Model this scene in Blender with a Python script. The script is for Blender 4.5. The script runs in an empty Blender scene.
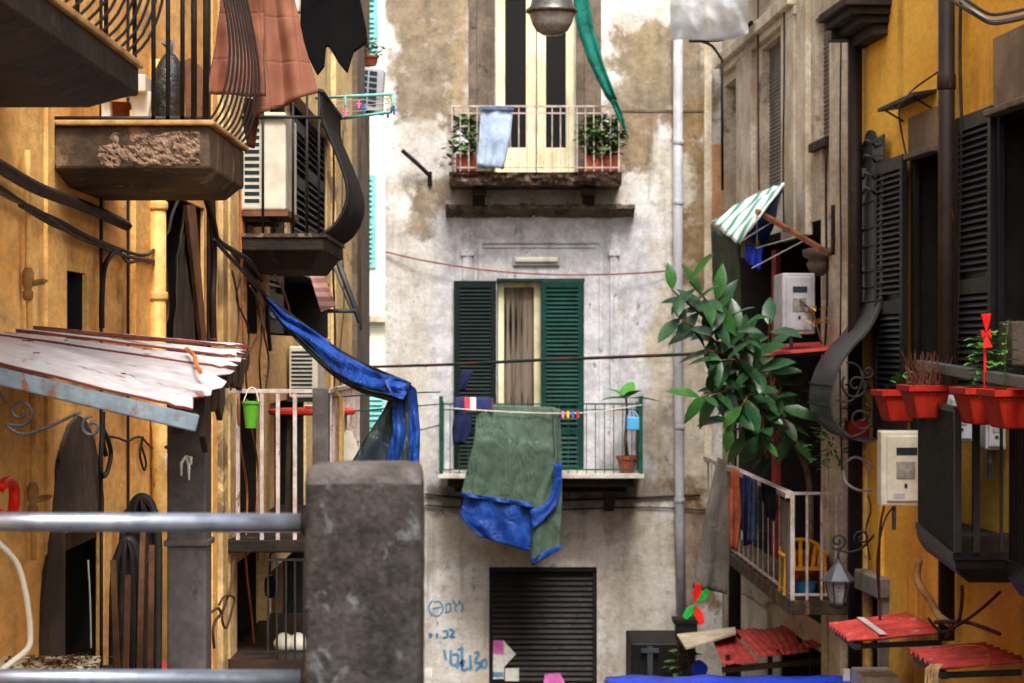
import bpy, bmesh, math, random
from mathutils import Vector, Matrix, noise as mnoise
random.seed(7)
R = math.radians
E = 5.6          # eye height above the alley pavement
F = 2250.0       # focal length in pixels
SC = bpy.context.scene
COL = SC.collection
# ------------------------------------------------------------------ points
def P(px, py, d):
    return Vector(((px-512)*d/F, d, E+(350-py)*d/F))
LX = -1.8
def LW(px, py, off=0.0):                       # point on the long wall at X = LX (+off into the alley)
    return P(px, py, (-LX-off)*F/(512-px))
def ld(px, off=0.0): return (-LX-off)*F/(512-px)
def RB(px, py, off=0.0):                       # beige wall: X = 4.39 - .053 Y
    return P(px, py, (4.39-off)/((px-512)/F+.053))
def RY(px, py, off=0.0):                       # yellow wall: X = 4.776 - .071 Y
    return P(px, py, (4.776-off)/((px-512)/F+.071))
def FC(px, py, off=0.0):                       # facade across the end of the alley, Y = 30
    p = P(px, py, 30.0); p.y -= off; return p
def lerp(a, b, t): return a+(b-a)*t
# ------------------------------------------------------------------ objects
ROOT = {}
def tag(o, label=None, cat=None, group=None, kind=None):
    if label: o['label'] = label
    if cat: o['category'] = cat
    if group: o['group'] = group
    if kind: o['kind'] = kind
    return o
def T(name, label, cat, loc, group=None):
    o = bpy.data.objects.new(name, None); COL.objects.link(o)
    o.location = loc; o.empty_display_size = .1
    ROOT[o.name] = Vector(loc)
    return tag(o, label, cat, group)
def copy_tree(o, loc=None, parent=None, label=None, group=None):
    c = o.copy(); COL.objects.link(c)
    if parent: c.parent = parent
    if loc is not None: c.location = loc
    if label: c['label'] = label
    if group: c['group'] = group
    for ch in list(o.children): copy_tree(ch, parent=c)
    return c
class MB:
    def __init__(s): s.v = []; s.f = []
    def add(s, vs, fs):
        b = len(s.v); s.v += [Vector(v) for v in vs]; s.f += [[i+b for i in f] for f in fs]; return s
    def hexa(s, q, w):                          # q: 4 points, w: extrusion vector
        w = Vector(w); q = [Vector(p) for p in q]
        return s.add(q+[p+w for p in q], [[0,1,2,3],[7,6,5,4],[0,4,5,1],[1,5,6,2],[2,6,7,3],[3,7,4,0]])
    def box(s, a, b):
        x0,x1 = sorted((a[0],b[0])); y0,y1 = sorted((a[1],b[1])); z0,z1 = sorted((a[2],b[2]))
        return s.hexa([(x0,y0,z0),(x1,y0,z0),(x1,y1,z0),(x0,y1,z0)], (0,0,z1-z0))
    def bar(s, p, q, w, h=None, up=(0,0,1)):
        p = Vector(p); q = Vector(q); h = h or w
        d = (q-p).normalized(); u = Vector(up)
        if abs(d.dot(u)) > .95: u = Vector((0,1,0))
        a = d.cross(u).normalized(); b = a.cross(d).normalized()
        a *= w/2; b *= h/2
        return s.hexa([p-a-b, p+a-b, p+a+b, p-a+b], q-p)
    def tube(s, pts, r, n=7):
        pts = [Vector(p) for p in pts]; m = len(pts)
        rs = r if isinstance(r, (list, tuple)) else [r]*m
        t0 = (pts[1]-pts[0]).normalized()
        ref = Vector((0,0,1)) if abs(t0.z) < .9 else Vector((1,0,0))
        a = t0.cross(ref).normalized(); vs = []; fs = []
        for i, p in enumerate(pts):
            t = (pts[min(i+1,m-1)]-pts[max(i-1,0)]).normalized()
            a = a-t*a.dot(t)
            a = a.normalized() if a.length > 1e-6 else t.orthogonal().normalized()
            b = t.cross(a)
            for k in range(n):
                w = 2*math.pi*k/n; vs.append(p+(a*math.cos(w)+b*math.sin(w))*rs[i])
        for i in range(m-1):
            for k in range(n):
                fs.append([i*n+k, i*n+(k+1)%n, (i+1)*n+(k+1)%n, (i+1)*n+k])
        fs.append(list(range(n))[::-1]); fs.append([(m-1)*n+k for k in range(n)])
        return s.add(vs, fs)
    def lathe(s, c, prof, n=20, cap=True):
        c = Vector(c); vs = []; fs = []
        for r, z in prof:
            for k in range(n):
                w = 2*math.pi*k/n; vs.append(c+Vector((r*math.cos(w), r*math.sin(w), z)))
        for i in range(len(prof)-1):
            for k in range(n): fs.append([i*n+k, i*n+(k+1)%n, (i+1)*n+(k+1)%n, (i+1)*n+k])
        if cap:
            fs.append(list(range(n))[::-1]); fs.append([(len(prof)-1)*n+k for k in range(n)])
        return s.add(vs, fs)
    def grid(s, rows, closed=False):
        n = len(rows[0]); vs = [p for r in rows for p in r]; fs = []
        for i in range(len(rows)-1):
            for k in range(n-1): fs.append([i*n+k, i*n+k+1, (i+1)*n+k+1, (i+1)*n+k])
        return s.add(vs, fs)
    def prism(s, poly, w):
        w = Vector(w); m = len(poly); q = [Vector(p) for p in poly]
        return s.add(q+[p+w for p in q], [list(range(m)), list(range(2*m-1, m-1, -1))]+[[i, i+m, (i+1)%m+m, (i+1)%m] for i in range(m)])
    def wall(s, o, u, lu, z0, z1, nrm, holes, depth, room=None):
        # upright wall from o along u (unit), z0..z1, holes (u0,u1,z0,z1[,depth]); reveals go against nrm
        o = Vector(o); u = Vector(u); nrm = Vector(nrm)
        us = sorted({0, lu, *[h[0] for h in holes], *[h[1] for h in holes]})
        zs = sorted({z0, z1, *[h[2] for h in holes], *[h[3] for h in holes]})
        us = [x for x in us if 0 <= x <= lu]; zs = [z for z in zs if z0 <= z <= z1]
        pt = lambda a, z, k=0: Vector((o.x, o.y, 0))+u*a+Vector((0,0,z))-nrm*k
        for i in range(len(us)-1):
            for j in range(len(zs)-1):
                a = (us[i]+us[i+1])/2; z = (zs[j]+zs[j+1])/2
                if any(h[0] < a < h[1] and h[2] < z < h[3] for h in holes): continue
                s.add([pt(us[i],zs[j]), pt(us[i+1],zs[j]), pt(us[i+1],zs[j+1]), pt(us[i],zs[j+1])], [[0,1,2,3]])
        for h in holes:
            k = h[4] if len(h) > 4 else depth
            c = [(h[0],h[2]),(h[1],h[2]),(h[1],h[3]),(h[0],h[3])]
            t = MB() if (room is not None and k >= .45) else s; r = .02 if t is not s else k
            if t is not s: room.append(t)
            for i in range(4):
                a, b = c[i], c[(i+1)%4]
                s.add([pt(*a), pt(*b), pt(*b,r), pt(*a,r)], [[0,1,2,3]])
                if t is not s: t.add([pt(*a,r), pt(*b,r), pt(*b,k), pt(*a,k)], [[0,1,2,3]])
            t.add([pt(*a, k) for a in c], [[0,1,2,3]])
        return s
    def build(s, name, mat, parent=None, smooth=False, bevel=0, loc=None, solid=0, weld=False, sub=0):
        base = ROOT[parent.name] if parent else (Vector(loc) if loc is not None else s.base())
        me = bpy.data.meshes.new(name)
        me.from_pydata([v-base for v in s.v], [], s.f)
        bm = bmesh.new(); bm.from_mesh(me)
        if weld: bmesh.ops.remove_doubles(bm, verts=bm.verts, dist=.0005)
        bmesh.ops.recalc_face_normals(bm, faces=bm.faces)
        bm.to_mesh(me); bm.free()
        o = bpy.data.objects.new(name, me); COL.objects.link(o)
        if parent: o.parent = parent
        else: o.location = base
        ROOT[o.name] = base
        me.materials.append(mat)
        if smooth: me.shade_smooth()
        if solid:
            m = o.modifiers.new('thickness', 'SOLIDIFY'); m.thickness = solid; m.offset = 0
        if sub:
            m = o.modifiers.new('round', 'SUBSURF'); m.levels = sub; m.render_levels = sub
        if bevel:
            m = o.modifiers.new('edge', 'BEVEL'); m.width = bevel; m.segments = 2; m.limit_method = 'ANGLE'; m.angle_limit = R(40)
        return o
    def base(s):
        n = len(s.v); c = Vector((0,0,0))
        for v in s.v: c += v
        c /= n; return Vector((c.x, c.y, min(v.z for v in s.v)))
    def thing(s, name, mat, label, cat, group=None, **k):
        return tag(s.build(name, mat, **k), label, cat, group)
# ------------------------------------------------------------------ shapes
def poly_interp(pts, t):
    L = [0.0]
    for a, b in zip(pts, pts[1:]): L.append(L[-1]+(b-a).length)
    s = t*L[-1]
    for i in range(len(pts)-1):
        if s <= L[i+1] or i == len(pts)-2:
            return pts[i].lerp(pts[i+1], (s-L[i])/max(L[i+1]-L[i], 1e-9))
def spline(pts, n=6):
    pts = [Vector(p) for p in pts]; out = []
    for i in range(len(pts)-1):
        p0 = pts[max(i-1,0)]; p1 = pts[i]; p2 = pts[i+1]; p3 = pts[min(i+2,len(pts)-1)]
        for k in range(n):
            t = k/n
            out.append(.5*((2*p1)+(p2-p0)*t+(2*p0-5*p1+4*p2-p3)*t*t+(3*p1-p0-3*p2+p3)*t**3))
    out.append(pts[-1]); return out
def cloth(mb, Lp, Rp, nu=20, nv=20, amp=.02, freq=3, seed=0, axis=(0,1,0), pin=True, wr=.5):
    Lp = [Vector(p) for p in Lp]; Rp = [Vector(p) for p in Rp]; ax = Vector(axis); rows = []
    for j in range(nv+1):
        t = j/nv; a = poly_interp(Lp, t); b = poly_interp(Rp, t); row = []
        for i in range(nu+1):
            s = i/nu; p = a.lerp(b, s)
            g = (.25+.75*t) if pin else 1
            w = math.sin(s*freq*2*math.pi+seed+.6*math.sin(3*t+seed))*amp*g
            q = p*3.1; w += amp*wr*2*mnoise.noise(Vector((q.x+seed, q.y, q.z)))+amp*wr*mnoise.noise(Vector((q.x*3+seed, q.y*3, q.z*3)))
            row.append(p+ax*w)
        rows.append(row)
    mb.grid(rows)
def leaf(mb, p, d, up, L, W, droop=.25):
    d = Vector(d).normalized(); up = Vector(up); s = d.cross(up)
    s = s.normalized() if s.length > 1e-4 else Vector((1,0,0)); n = s.cross(d).normalized()
    prof = [(0,.06),(.15,.55),(.38,1),(.62,.95),(.84,.55),(1,.03)]
    vs = []; fs = []
    for t, w in prof:
        c = Vector(p)+d*L*t-n*droop*L*t*t
        vs += [c-s*W*.5*w+n*W*.12*w, c, c+s*W*.5*w+n*W*.12*w]
    for i in range(len(prof)-1):
        for k in (0,1): fs.append([i*3+k, i*3+k+1, (i+1)*3+k+1, (i+1)*3+k])
    mb.add(vs, fs)
def bush(mb, c, rx, ry, rz, n, L, W, seed):
    rnd = random.Random(seed); c = Vector(c)
    for _ in range(n):
        th = rnd.uniform(0, 6.28); r = rnd.random()**.5; z = rnd.uniform(0, 1)
        k = math.sqrt(max(0, 1-(z-.45)**2*2.6))
        p = c+Vector((rx*r*k*math.cos(th), ry*r*k*math.sin(th), rz*z))
        d = Vector((math.cos(th), math.sin(th), rnd.uniform(-.3, .8)))
        leaf(mb, p, d, Vector((rnd.uniform(-.3,.3), rnd.uniform(-.3,.3), 1)), L*rnd.uniform(.6,1.2), W*rnd.uniform(.7,1.2))
def scroll(c, r0, turns, u, v, start=0, n=26, grow=1.0):
    c = Vector(c); u = Vector(u); v = Vector(v); out = []
    for i in range(n+1):
        t = i/n; a = start+turns*2*math.pi*t; r = r0*(1-.85*t)*grow
        out.append(c+u*(r*math.cos(a))+v*(r*math.sin(a)))
    return out
def shutter(parent, mframe, mslat, o, u, w, h, nrm, th=.045, stile=.06, pitch=.05, mid=(.5,), name='shutter', label=None):
    # louvred leaf: o bottom corner, u unit along the width, nrm out of the wall
    o = Vector(o); u = Vector(u).normalized(); nrm = Vector(nrm).normalized(); z = Vector((0,0,1))
    m = MB()
    def slab(a0, a1, b0, b1, t0=0, t1=th):
        q = [o+u*a0+z*b0+nrm*t0, o+u*a1+z*b0+nrm*t0, o+u*a1+z*b1+nrm*t0, o+u*a0+z*b1+nrm*t0]; m.hexa(q, nrm*(t1-t0))
    slab(0, stile, 0, h); slab(w-stile, w, 0, h)
    edges = [0]+[h*x for x in mid]+[h]
    for i, b in enumerate(edges):
        b0 = b if i == 0 else (b-stile*1.3 if i == len(edges)-1 else b-stile*.6)
        slab(stile-.002, w-stile+.002, b0, b0+stile*1.3, .003, th-.003)
    fr = m.build(name, mframe, parent, bevel=.004)
    if label: fr['label'] = label
    m = MB()
    for i in range(len(edges)-1):
        a = edges[i]+stile*1.3; b = edges[i+1]-stile*(.6 if i < len(edges)-2 else 1.3); k = max(1, int((b-a)/pitch))
        for j in range(k):
            zz = a+(j+.5)*(b-a)/k; hp = (b-a)/k
            c = o+u*(w/2)+z*zz+nrm*th*.5; tilt = (nrm*.8-z*.9).normalized()
            q = [c-u*(w/2-stile)-tilt*hp*.62, c+u*(w/2-stile)-tilt*hp*.62, c+u*(w/2-stile)+tilt*hp*.62, c-u*(w/2-stile)+tilt*hp*.62]
            m.hexa(q, (nrm*.9+z*.8).normalized()*.006)
    m.add([o+u*stile+z*stile+nrm*.002, o+u*(w-stile)+z*stile+nrm*.002, o+u*(w-stile)+z*(h-stile)+nrm*.002, o+u*stile+z*(h-stile)+nrm*.002], [[0,1,2,3]])
    m.build('louvre_panel', mslat, fr)
    return fr
def railing(mb, pts, zb, spacing, bw=.014, rw=.03, mids=(), low=True):
    pts = [Vector(p) for p in pts]
    for a, b in zip(pts, pts[1:]):
        mb.bar(a, b, rw, rw*.7)
        if low: mb.bar((a.x,a.y,zb+.05), (b.x,b.y,zb+.05), rw*.8, rw*.6)
        for f in mids: mb.bar(a-Vector((0,0,f)), b-Vector((0,0,f)), rw*.7, rw*.5)
        n = max(1, round((b-a).length/spacing))
        for i in range(0 if a == pts[0] else 1, n+1):
            p = a.lerp(b, i/n); mb.bar((p.x,p.y,zb), (p.x,p.y,p.z), bw*(1.8 if i in (0,n) else 1))
def rail_thing(*a): pass
# ------------------------------------------------------------------ materials
def nd(nt, t, **k):
    n = nt.nodes.new(t)
    for a, b in k.items(): setattr(n, a, b)
    return n
def put(nt, sock, v):
    if isinstance(v, bpy.types.NodeSocket): nt.links.new(v, sock)
    elif isinstance(v, (tuple, list)) and len(v) == 3 and sock.type == 'RGBA': sock.default_value = (*v, 1)
    else: sock.default_value = v
def mth(nt, op, a, b=0.0, clamp=False):
    n = nd(nt, 'ShaderNodeMath', operation=op, use_clamp=clamp); put(nt, n.inputs[0], a); put(nt, n.inputs[1], b); return n.outputs[0]
def vmul(nt, v, s):
    n = nd(nt, 'ShaderNodeVectorMath', operation='MULTIPLY'); put(nt, n.inputs[0], v); n.inputs[1].default_value = s; return n.outputs[0]
def noi(nt, v, scale, detail=6, rough=.6, dist=0):
    n = nd(nt, 'ShaderNodeTexNoise'); put(nt, n.inputs['Vector'], v)
    n.inputs['Scale'].default_value = scale; n.inputs['Detail'].default_value = detail
    n.inputs['Roughness'].default_value = rough; n.inputs['Distortion'].default_value = dist
    return n.outputs[0]
def rng(nt, x, lo, hi, a=0.0, b=1.0):
    n = nd(nt, 'ShaderNodeMapRange', interpolation_type='SMOOTHSTEP'); put(nt, n.inputs[0], x)
    for i, v in ((1,lo),(2,hi),(3,a),(4,b)): n.inputs[i].default_value = v
    return n.outputs[0]
def mix(nt, f, a, b, mode='MIX'):
    n = nd(nt, 'ShaderNodeMix', data_type='RGBA', blend_type=mode)
    put(nt, n.inputs[0], f); put(nt, n.inputs[6], a); put(nt, n.inputs[7], b); return n.outputs[2]
def S(r, g, b):                                   # sRGB 0..255 -> linear
    f = lambda c: (c/255/12.92) if c/255 <= .04045 else ((c/255+.055)/1.055)**2.4
    return (f(r), f(g), f(b))
def start(name):
    m = bpy.data.materials.new(name); m.use_nodes = True; nt = m.node_tree
    b = nt.nodes['Principled BSDF']; g = nd(nt, 'ShaderNodeNewGeometry')
    return m, nt, b, g.outputs['Position']
def bump(nt, b, h, strength, dist=.01):
    n = nd(nt, 'ShaderNodeBump'); n.inputs['Strength'].default_value = strength; n.inputs['Distance'].default_value = dist
    put(nt, n.inputs['Height'], h); nt.links.new(n.outputs[0], b.inputs['Normal'])
def M(name, c1, c2=None, c3=None, rough=.75, metal=0, n1=1.6, n2=22, lohi=(.4,.62), streak=.0, scol=(.03,.022,.015), patch=(.6,.66), grain=.25, bmp=.25, bd=.006, spec=.22, coord=None, alpha=1, sscale=4.0, trans=0, rv=.12, vec=None, crease=0):
    m, nt, b, pos = start(name)
    if coord: pos = nd(nt, 'ShaderNodeTexCoord').outputs['Object']
    if vec: pos = vmul(nt, pos, vec)
    c2 = c2 or tuple(x*.72 for x in c1)
    A = noi(nt, pos, n1, 8, .62); B = noi(nt, pos, n2, 5, .7)
    col = mix(nt, rng(nt, A, *lohi), c1, c2)
    if c3:
        C = noi(nt, vmul(nt, pos, (1,1,.8)), n1*1.7, 9, .66, .4); col = mix(nt, rng(nt, C, *patch), col, c3)
    if streak:
        D = noi(nt, vmul(nt, pos, (sscale, sscale, .22)), 1.0, 7, .62); D2 = noi(nt, pos, n1*1.3, 6, .6); col = mix(nt, mth(nt, 'MULTIPLY', mth(nt, 'MULTIPLY', rng(nt, D, .48, .72), rng(nt, D2, .42, .6)), streak), col, scol)
    g = rng(nt, B, .25, .75, 1-grain, 1+grain*.6)
    gm = nd(nt, 'ShaderNodeCombineXYZ')
    for i in range(3): nt.links.new(g, gm.inputs[i])
    col = mix(nt, 1.0, col, gm.outputs[0], 'MULTIPLY')
    nt.links.new(col, b.inputs['Base Color'])
    nt.links.new(rng(nt, B, .2, .8, max(.05, rough-rv), min(1, rough+rv)), b.inputs['Roughness'])
    b.inputs['Metallic'].default_value = metal; b.inputs['Specular IOR Level'].default_value = spec
    if trans:
        b.inputs['Transmission Weight'].default_value = trans
    b.inputs['Alpha'].default_value = alpha
    if crease:
        r1 = rng(nt, mth(nt, 'ABSOLUTE', mth(nt, 'SUBTRACT', noi(nt, vmul(nt, pos, (1,1,.6)), 4*crease, 3, .5, .6), .5)), 0, .09)
        r2 = rng(nt, mth(nt, 'ABSOLUTE', mth(nt, 'SUBTRACT', noi(nt, vmul(nt, pos, (3,3,.45)), 3.2*crease, 4, .55, .4), .5)), 0, .07)
        bump(nt, b, mth(nt, 'ADD', mth(nt, 'ADD', r1, r2), mth(nt, 'MULTIPLY', B, .3)), .5, .012/crease)
    elif bmp: bump(nt, b, mth(nt, 'ADD', B, mth(nt, 'MULTIPLY', A, 1.5)), bmp, bd)
    return m
def patched(name, base, base2, patches, plane='XZ', bmp=.4, streak=.5, streakcol=(.08,.065,.05)):
    # plaster wall: patches (px0,px1,py0,py1 on the facade, colour, strength) with ragged noise-cut edges
    m, nt, b, pos = start(name)
    sp = nd(nt, 'ShaderNodeSeparateXYZ'); nt.links.new(pos, sp.inputs[0])
    na = noi(nt, pos, 1.5, 9, .64); nb = noi(nt, vmul(nt, pos, (1.13,1.4,.9)), 1.9, 9, .66); fine = noi(nt, pos, 19, 6, .7); mid = noi(nt, pos, 5, 7, .65)
    x = mth(nt, 'ADD', sp.outputs[0], mth(nt, 'MULTIPLY', mth(nt, 'SUBTRACT', na, .5), 1.0))
    z = mth(nt, 'ADD', sp.outputs[2], mth(nt, 'MULTIPLY', mth(nt, 'SUBTRACT', nb, .5), 1.1))
    col = mix(nt, rng(nt, na, .42, .6), base, base2)
    col = mix(nt, rng(nt, mid, .56, .66), col, tuple(c*.8 for c in base2))
    for (x0, x1, y0, y1, c, k) in patches:
        a = FC(x0, y0); e = FC(x1, y1)
        cx, hx = (a.x+e.x)/2, abs(e.x-a.x)/2; cz, hz = (a.z+e.z)/2, abs(a.z-e.z)/2
        dx = mth(nt, 'SUBTRACT', hx, mth(nt, 'ABSOLUTE', mth(nt, 'SUBTRACT', x, cx)))
        dz = mth(nt, 'SUBTRACT', hz, mth(nt, 'ABSOLUTE', mth(nt, 'SUBTRACT', z, cz)))
        soft = .075 if k > .7 else .28
        f = rng(nt, mth(nt, 'MINIMUM', dx, dz), -soft, soft)
        f = mth(nt, 'MULTIPLY', f, mth(nt, 'ADD', k-.12, mth(nt, 'MULTIPLY', mid, .25), True))
        col = mix(nt, f, col, mix(nt, rng(nt, mid, .35, .65), c, tuple(v*.64 for v in c)))
    D = noi(nt, vmul(nt, pos, (5,5,.3)), 1.0, 7, .62)
    col = mix(nt, mth(nt, 'MULTIPLY', rng(nt, D, .52, .74), streak), col, streakcol)
    spots = noi(nt, vmul(nt, pos, (1,1,.7)), 7.5, 3, .5); col = mix(nt, mth(nt, 'MULTIPLY', rng(nt, spots, .66, .72), .6), col, S(95,80,68)); blot = noi(nt, pos, 3.2, 8, .7, .3); col = mix(nt, mth(nt, 'MULTIPLY', rng(nt, blot, .56, .62), .55), col, S(176,166,154))
    g = rng(nt, fine, .25, .75, .8, 1.12); gm = nd(nt, 'ShaderNodeCombineXYZ')
    for i in range(3): nt.links.new(g, gm.inputs[i])
    col = mix(nt, 1.0, col, gm.outputs[0], 'MULTIPLY')
    nt.links.new(col, b.inputs['Base Color']); b.inputs['Roughness'].default_value = .92; b.inputs['Specular IOR Level'].default_value = .15
    bump(nt, b, mth(nt, 'ADD', fine, mth(nt, 'MULTIPLY', na, 2.5)), bmp, .014)
    return m
WHT = S(220,219,217); TAN = S(142,127,106)
mFac = patched('weathered_plaster', WHT, S(190,183,172), [
    (392,468,-80,122,TAN,.95), (398,455,2,50,S(150,130,104),.6), (452,470,-80,110,S(168,148,112),.75),
    (612,712,28,118,TAN,.95), (620,660,20,80,S(166,148,112),.6), (612,655,112,170,S(150,128,100),.95), (676,714,100,292,S(146,120,84),.95),
    (655,690,150,205,S(215,208,190),.9), (408,452,186,234,S(140,122,98),.9), (395,440,130,180,S(190,182,172),.6),
    (432,652,212,482,S(212,211,218),.9), (386,432,235,470,S(188,182,172),.5), (650,712,285,490,S(208,196,174),.85),
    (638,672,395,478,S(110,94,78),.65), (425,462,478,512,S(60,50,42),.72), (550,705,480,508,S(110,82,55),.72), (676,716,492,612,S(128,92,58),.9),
    (600,650,505,545,S(176,160,144),.8), (485,605,505,570,S(176,146,120),.6), (615,690,510,690,S(200,190,174),.6), (425,490,575,690,S(196,186,176),.5),
    (470,500,610,683,S(190,160,110),.35), (596,640,560,690,S(150,134,116),.5)])
mOchre = M('ochre_plaster', S(244,190,112), S(228,164,86), S(168,130,92), n1=1.6, patch=(.6,.72), streak=.9, scol=S(66,46,30), grain=.25, bmp=.5, bd=.012, sscale=5, vec=(1,.4,1))
mOchre2 = M('pale_ochre_plaster', S(232,200,142), S(206,168,108), S(138,114,86), n1=1.4, patch=(.57,.64), streak=.9, scol=S(66,52,38), bmp=.5, bd=.012, sscale=5, vec=(1,.3,1))
mYel = M('yellow_plaster', S(246,188,70), S(234,166,50), S(176,120,54), n1=.7, patch=(.6,.7), streak=.8, scol=S(104,70,34), grain=.18, bmp=.3, bd=.01, sscale=4, vec=(1,.35,1))
mBeige = M('beige_plaster', S(216,200,176), S(178,160,134), S(112,94,74), n1=1.2, patch=(.55,.66), streak=.95, scol=S(64,54,44), bmp=.4, bd=.01, sscale=6, vec=(1,.3,1))
mBeigeL = M('pale_moulding', S(222,208,186), S(186,168,142), streak=.45, scol=S(90,74,58), sscale=7)
mCem = M('grey_cement', S(80,70,60), S(58,50,43), S(44,38,34), n1=2.5, streak=.5, grain=.35)
mStone = M('jamb_stone', S(116,102,88), S(92,80,68), S(66,58,50), n1=3, streak=.6, grain=.3)
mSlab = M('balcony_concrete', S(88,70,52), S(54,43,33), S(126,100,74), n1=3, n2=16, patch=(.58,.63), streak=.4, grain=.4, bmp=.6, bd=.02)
mSlabD = M('dark_concrete', S(48,39,31), S(30,25,20), S(78,62,46), n1=3, n2=14, streak=.4, grain=.4, bmp=.6, bd=.02)  # darker concrete tone for slabs, corbels and undersides
mEdge = M('edge_moulding', S(190,150,96), S(150,110,64), n1=4, grain=.3)
mBrickE = M('eroded_brick_edge', S(92,66,52), S(60,48,40), S(128,114,98), n1=6, n2=18, patch=(.55,.6), grain=.4, bmp=.8, bd=.02)
mIron = M('black_iron', (.012,.012,.013), (.02,.019,.018), (.06,.03,.015), patch=(.66,.72), rough=.55, n1=6, grain=.2, bmp=.15, spec=.25)
mIronG = M('grey_iron', S(66,72,80), S(48,52,58), rough=.45, n1=5, bmp=.12, spec=.5)
mWRail = M('pale_painted_rail', S(196,182,176), S(170,150,140), S(120,84,62), n1=7, patch=(.6,.66), rough=.55)
mGRail = M('green_painted_rail', S(30,84,66), S(22,62,50), rough=.5, n1=6)
mCream = M('cream_paint', S(230,223,186), S(212,203,164), n1=2, streak=.6, scol=S(130,116,84), rough=.5, grain=.08, bmp=.08)
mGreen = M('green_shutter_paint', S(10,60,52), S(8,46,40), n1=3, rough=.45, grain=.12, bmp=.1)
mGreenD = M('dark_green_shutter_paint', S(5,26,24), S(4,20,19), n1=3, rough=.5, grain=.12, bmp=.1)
mBlackSh = M('black_shutter_paint', S(27,27,30), S(20,20,22), S(44,38,34), patch=(.66,.74), n1=3, rough=.5, bmp=.12)
mGreySh = M('grey_roller_blind', S(120,112,106), S(98,90,84), n1=3, rough=.6)
mDark = M('dark_interior', (.02,.017,.014), (.012,.011,.01), n1=2, rough=.9, bmp=0)  # unlit rooms: their shade is put into the near-black colour
mDarkW = M('dark_wood', S(60,44,32), S(40,30,22), n1=4, streak=.4, rough=.6, grain=.3)
mWood = M('brown_wood', S(120,80,52), S(90,58,36), n1=4, streak=.5, sscale=14, rough=.65, grain=.3)
mRoll = M('dark_roller_shutter', S(34,28,25), S(24,20,18), S(50,36,28), n1=2.2, patch=(.62,.72), rough=.55, metal=0, grain=.25)
mMarble = M('pale_slab_edge', S(206,200,192), S(170,160,150), n1=5)
mPipe = M('grey_pvc_pipe', S(178,178,184), S(152,150,154), n1=2, streak=.3, scol=S(90,80,70), rough=.45, grain=.1)
mPipeD = M('dark_rust_pipe', S(44,30,25), S(32,22,19), S(110,70,44), n1=4, patch=(.64,.7), rough=.6)
mPipeY = M('yellow_painted_pipe', S(228,186,110), S(208,158,84), S(130,84,46), n1=3, patch=(.64,.7), rough=.5)
mRedP = M('red_paint', S(190,60,42), S(156,44,32), n1=4, rough=.45, grain=.1)
mCable = M('black_cable', (.012,.011,.01), (.02,.018,.016), n1=8, rough=.55, bmp=0)
mCableB = M('brown_cable', S(90,62,44), S(66,46,34), n1=8, rough=.6, bmp=0)
mCableR = M('dull_red_cable', S(150,90,84), S(120,74,70), n1=6, rough=.6, bmp=0)
mCableO = M('orange_cable', S(190,110,56), S(160,86,42), n1=8, rough=.5, bmp=0)
mCableG = M('dark_green_line', S(24,52,44), S(90,40,36), n1=3, rough=.6, bmp=0)
mWhite = M('white_plastic', S(210,204,188), S(190,182,164), n1=3, streak=.6, scol=S(130,110,84), rough=.4, grain=.06, bmp=.05)
mGreyB = M('grey_meter_plastic', S(172,170,174), S(150,148,152), n1=3, streak=.5, scol=S(96,84,72), rough=.4, grain=.06, bmp=.05)
mSlot = M('slot_shadow_plastic', S(24,46,54), S(20,36,44), n1=3, rough=.6, bmp=0)
mTer = M('terracotta', S(158,80,54), S(124,60,40), S(206,150,120), n1=6, patch=(.64,.7), rough=.8, coord=1)
mRedPot = M('red_plastic_planter', S(164,40,24), S(136,29,18), n1=4, rough=.75, spec=.1, grain=.2, streak=.15, scol=S(60,30,22), bmp=.08, coord=1)
mSoil = M('potting_soil', S(56,42,32), S(36,28,22), n1=9, rough=.95, grain=.4, bmp=.6)
mLeafD = M('ficus_leaf', (.009,.042,.013), (.020,.068,.018), n1=2.6, rough=.34, grain=.15, bmp=.05, spec=.32)
mLeafB = M('bright_leaf', (.08,.27,.04), (.05,.18,.03), n1=4, rough=.45, grain=.15, bmp=.05)
mLeafM = M('herb_leaf', (.05,.13,.03), (.09,.17,.04), n1=6, rough=.55, grain=.2, bmp=.05)
mStem = M('brown_stem', S(110,84,58), S(84,62,42), n1=8)
mTwig = M('dry_red_twigs', S(104,56,44), S(80,44,36), n1=8)
mTinL = M('weathered_pale_sheet', S(196,192,193), S(164,158,160), S(120,70,56), n1=2.4, n2=18, patch=(.57,.64), rough=.5, grain=.2, metal=.1)
mRust = M('rusty_sheet_edge', S(120,52,40), S(84,38,30), n1=6, rough=.8)
mBeam = M('blue_grey_rusty_beam', S(126,142,150), S(104,116,124), S(132,78,48), n1=5, patch=(.55,.62), streak=.6, scol=S(100,52,30), rough=.6)
mSteel = M('galvanised_tube', S(150,156,168), S(126,132,144), S(90,80,76), n1=7, patch=(.66,.72), rough=.36, metal=.75, grain=.12, bmp=.05)
mPost = M('dark_weathered_stone', S(66,61,59), S(44,40,39), S(92,94,94), n1=9, n2=64, patch=(.58,.64), grain=.65, bmp=.8, bd=.012, streak=.35, scol=S(52,46,42))
mPostT = M('pale_stone', S(108,102,100), S(74,69,67), n1=12, n2=48, grain=.6, bmp=.8, bd=.01)  # lighter tone for the top band of the post
mPierM = M('lead_grey_cladding', S(92,88,86), S(74,70,68), S(60,54,50), n1=4, patch=(.6,.7), streak=.5, scol=S(44,36,32), rough=.55)
mTarpB = M('blue_tarpaulin', S(20,66,146), S(13,48,120), n1=4, n2=60, rough=.5, grain=.14, spec=.3, crease=1)
mTarpU = M('olive_tarpaulin', S(40,54,52), S(26,38,46), n1=4, n2=60, rough=.5, grain=.15, spec=.3, crease=1)
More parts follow.
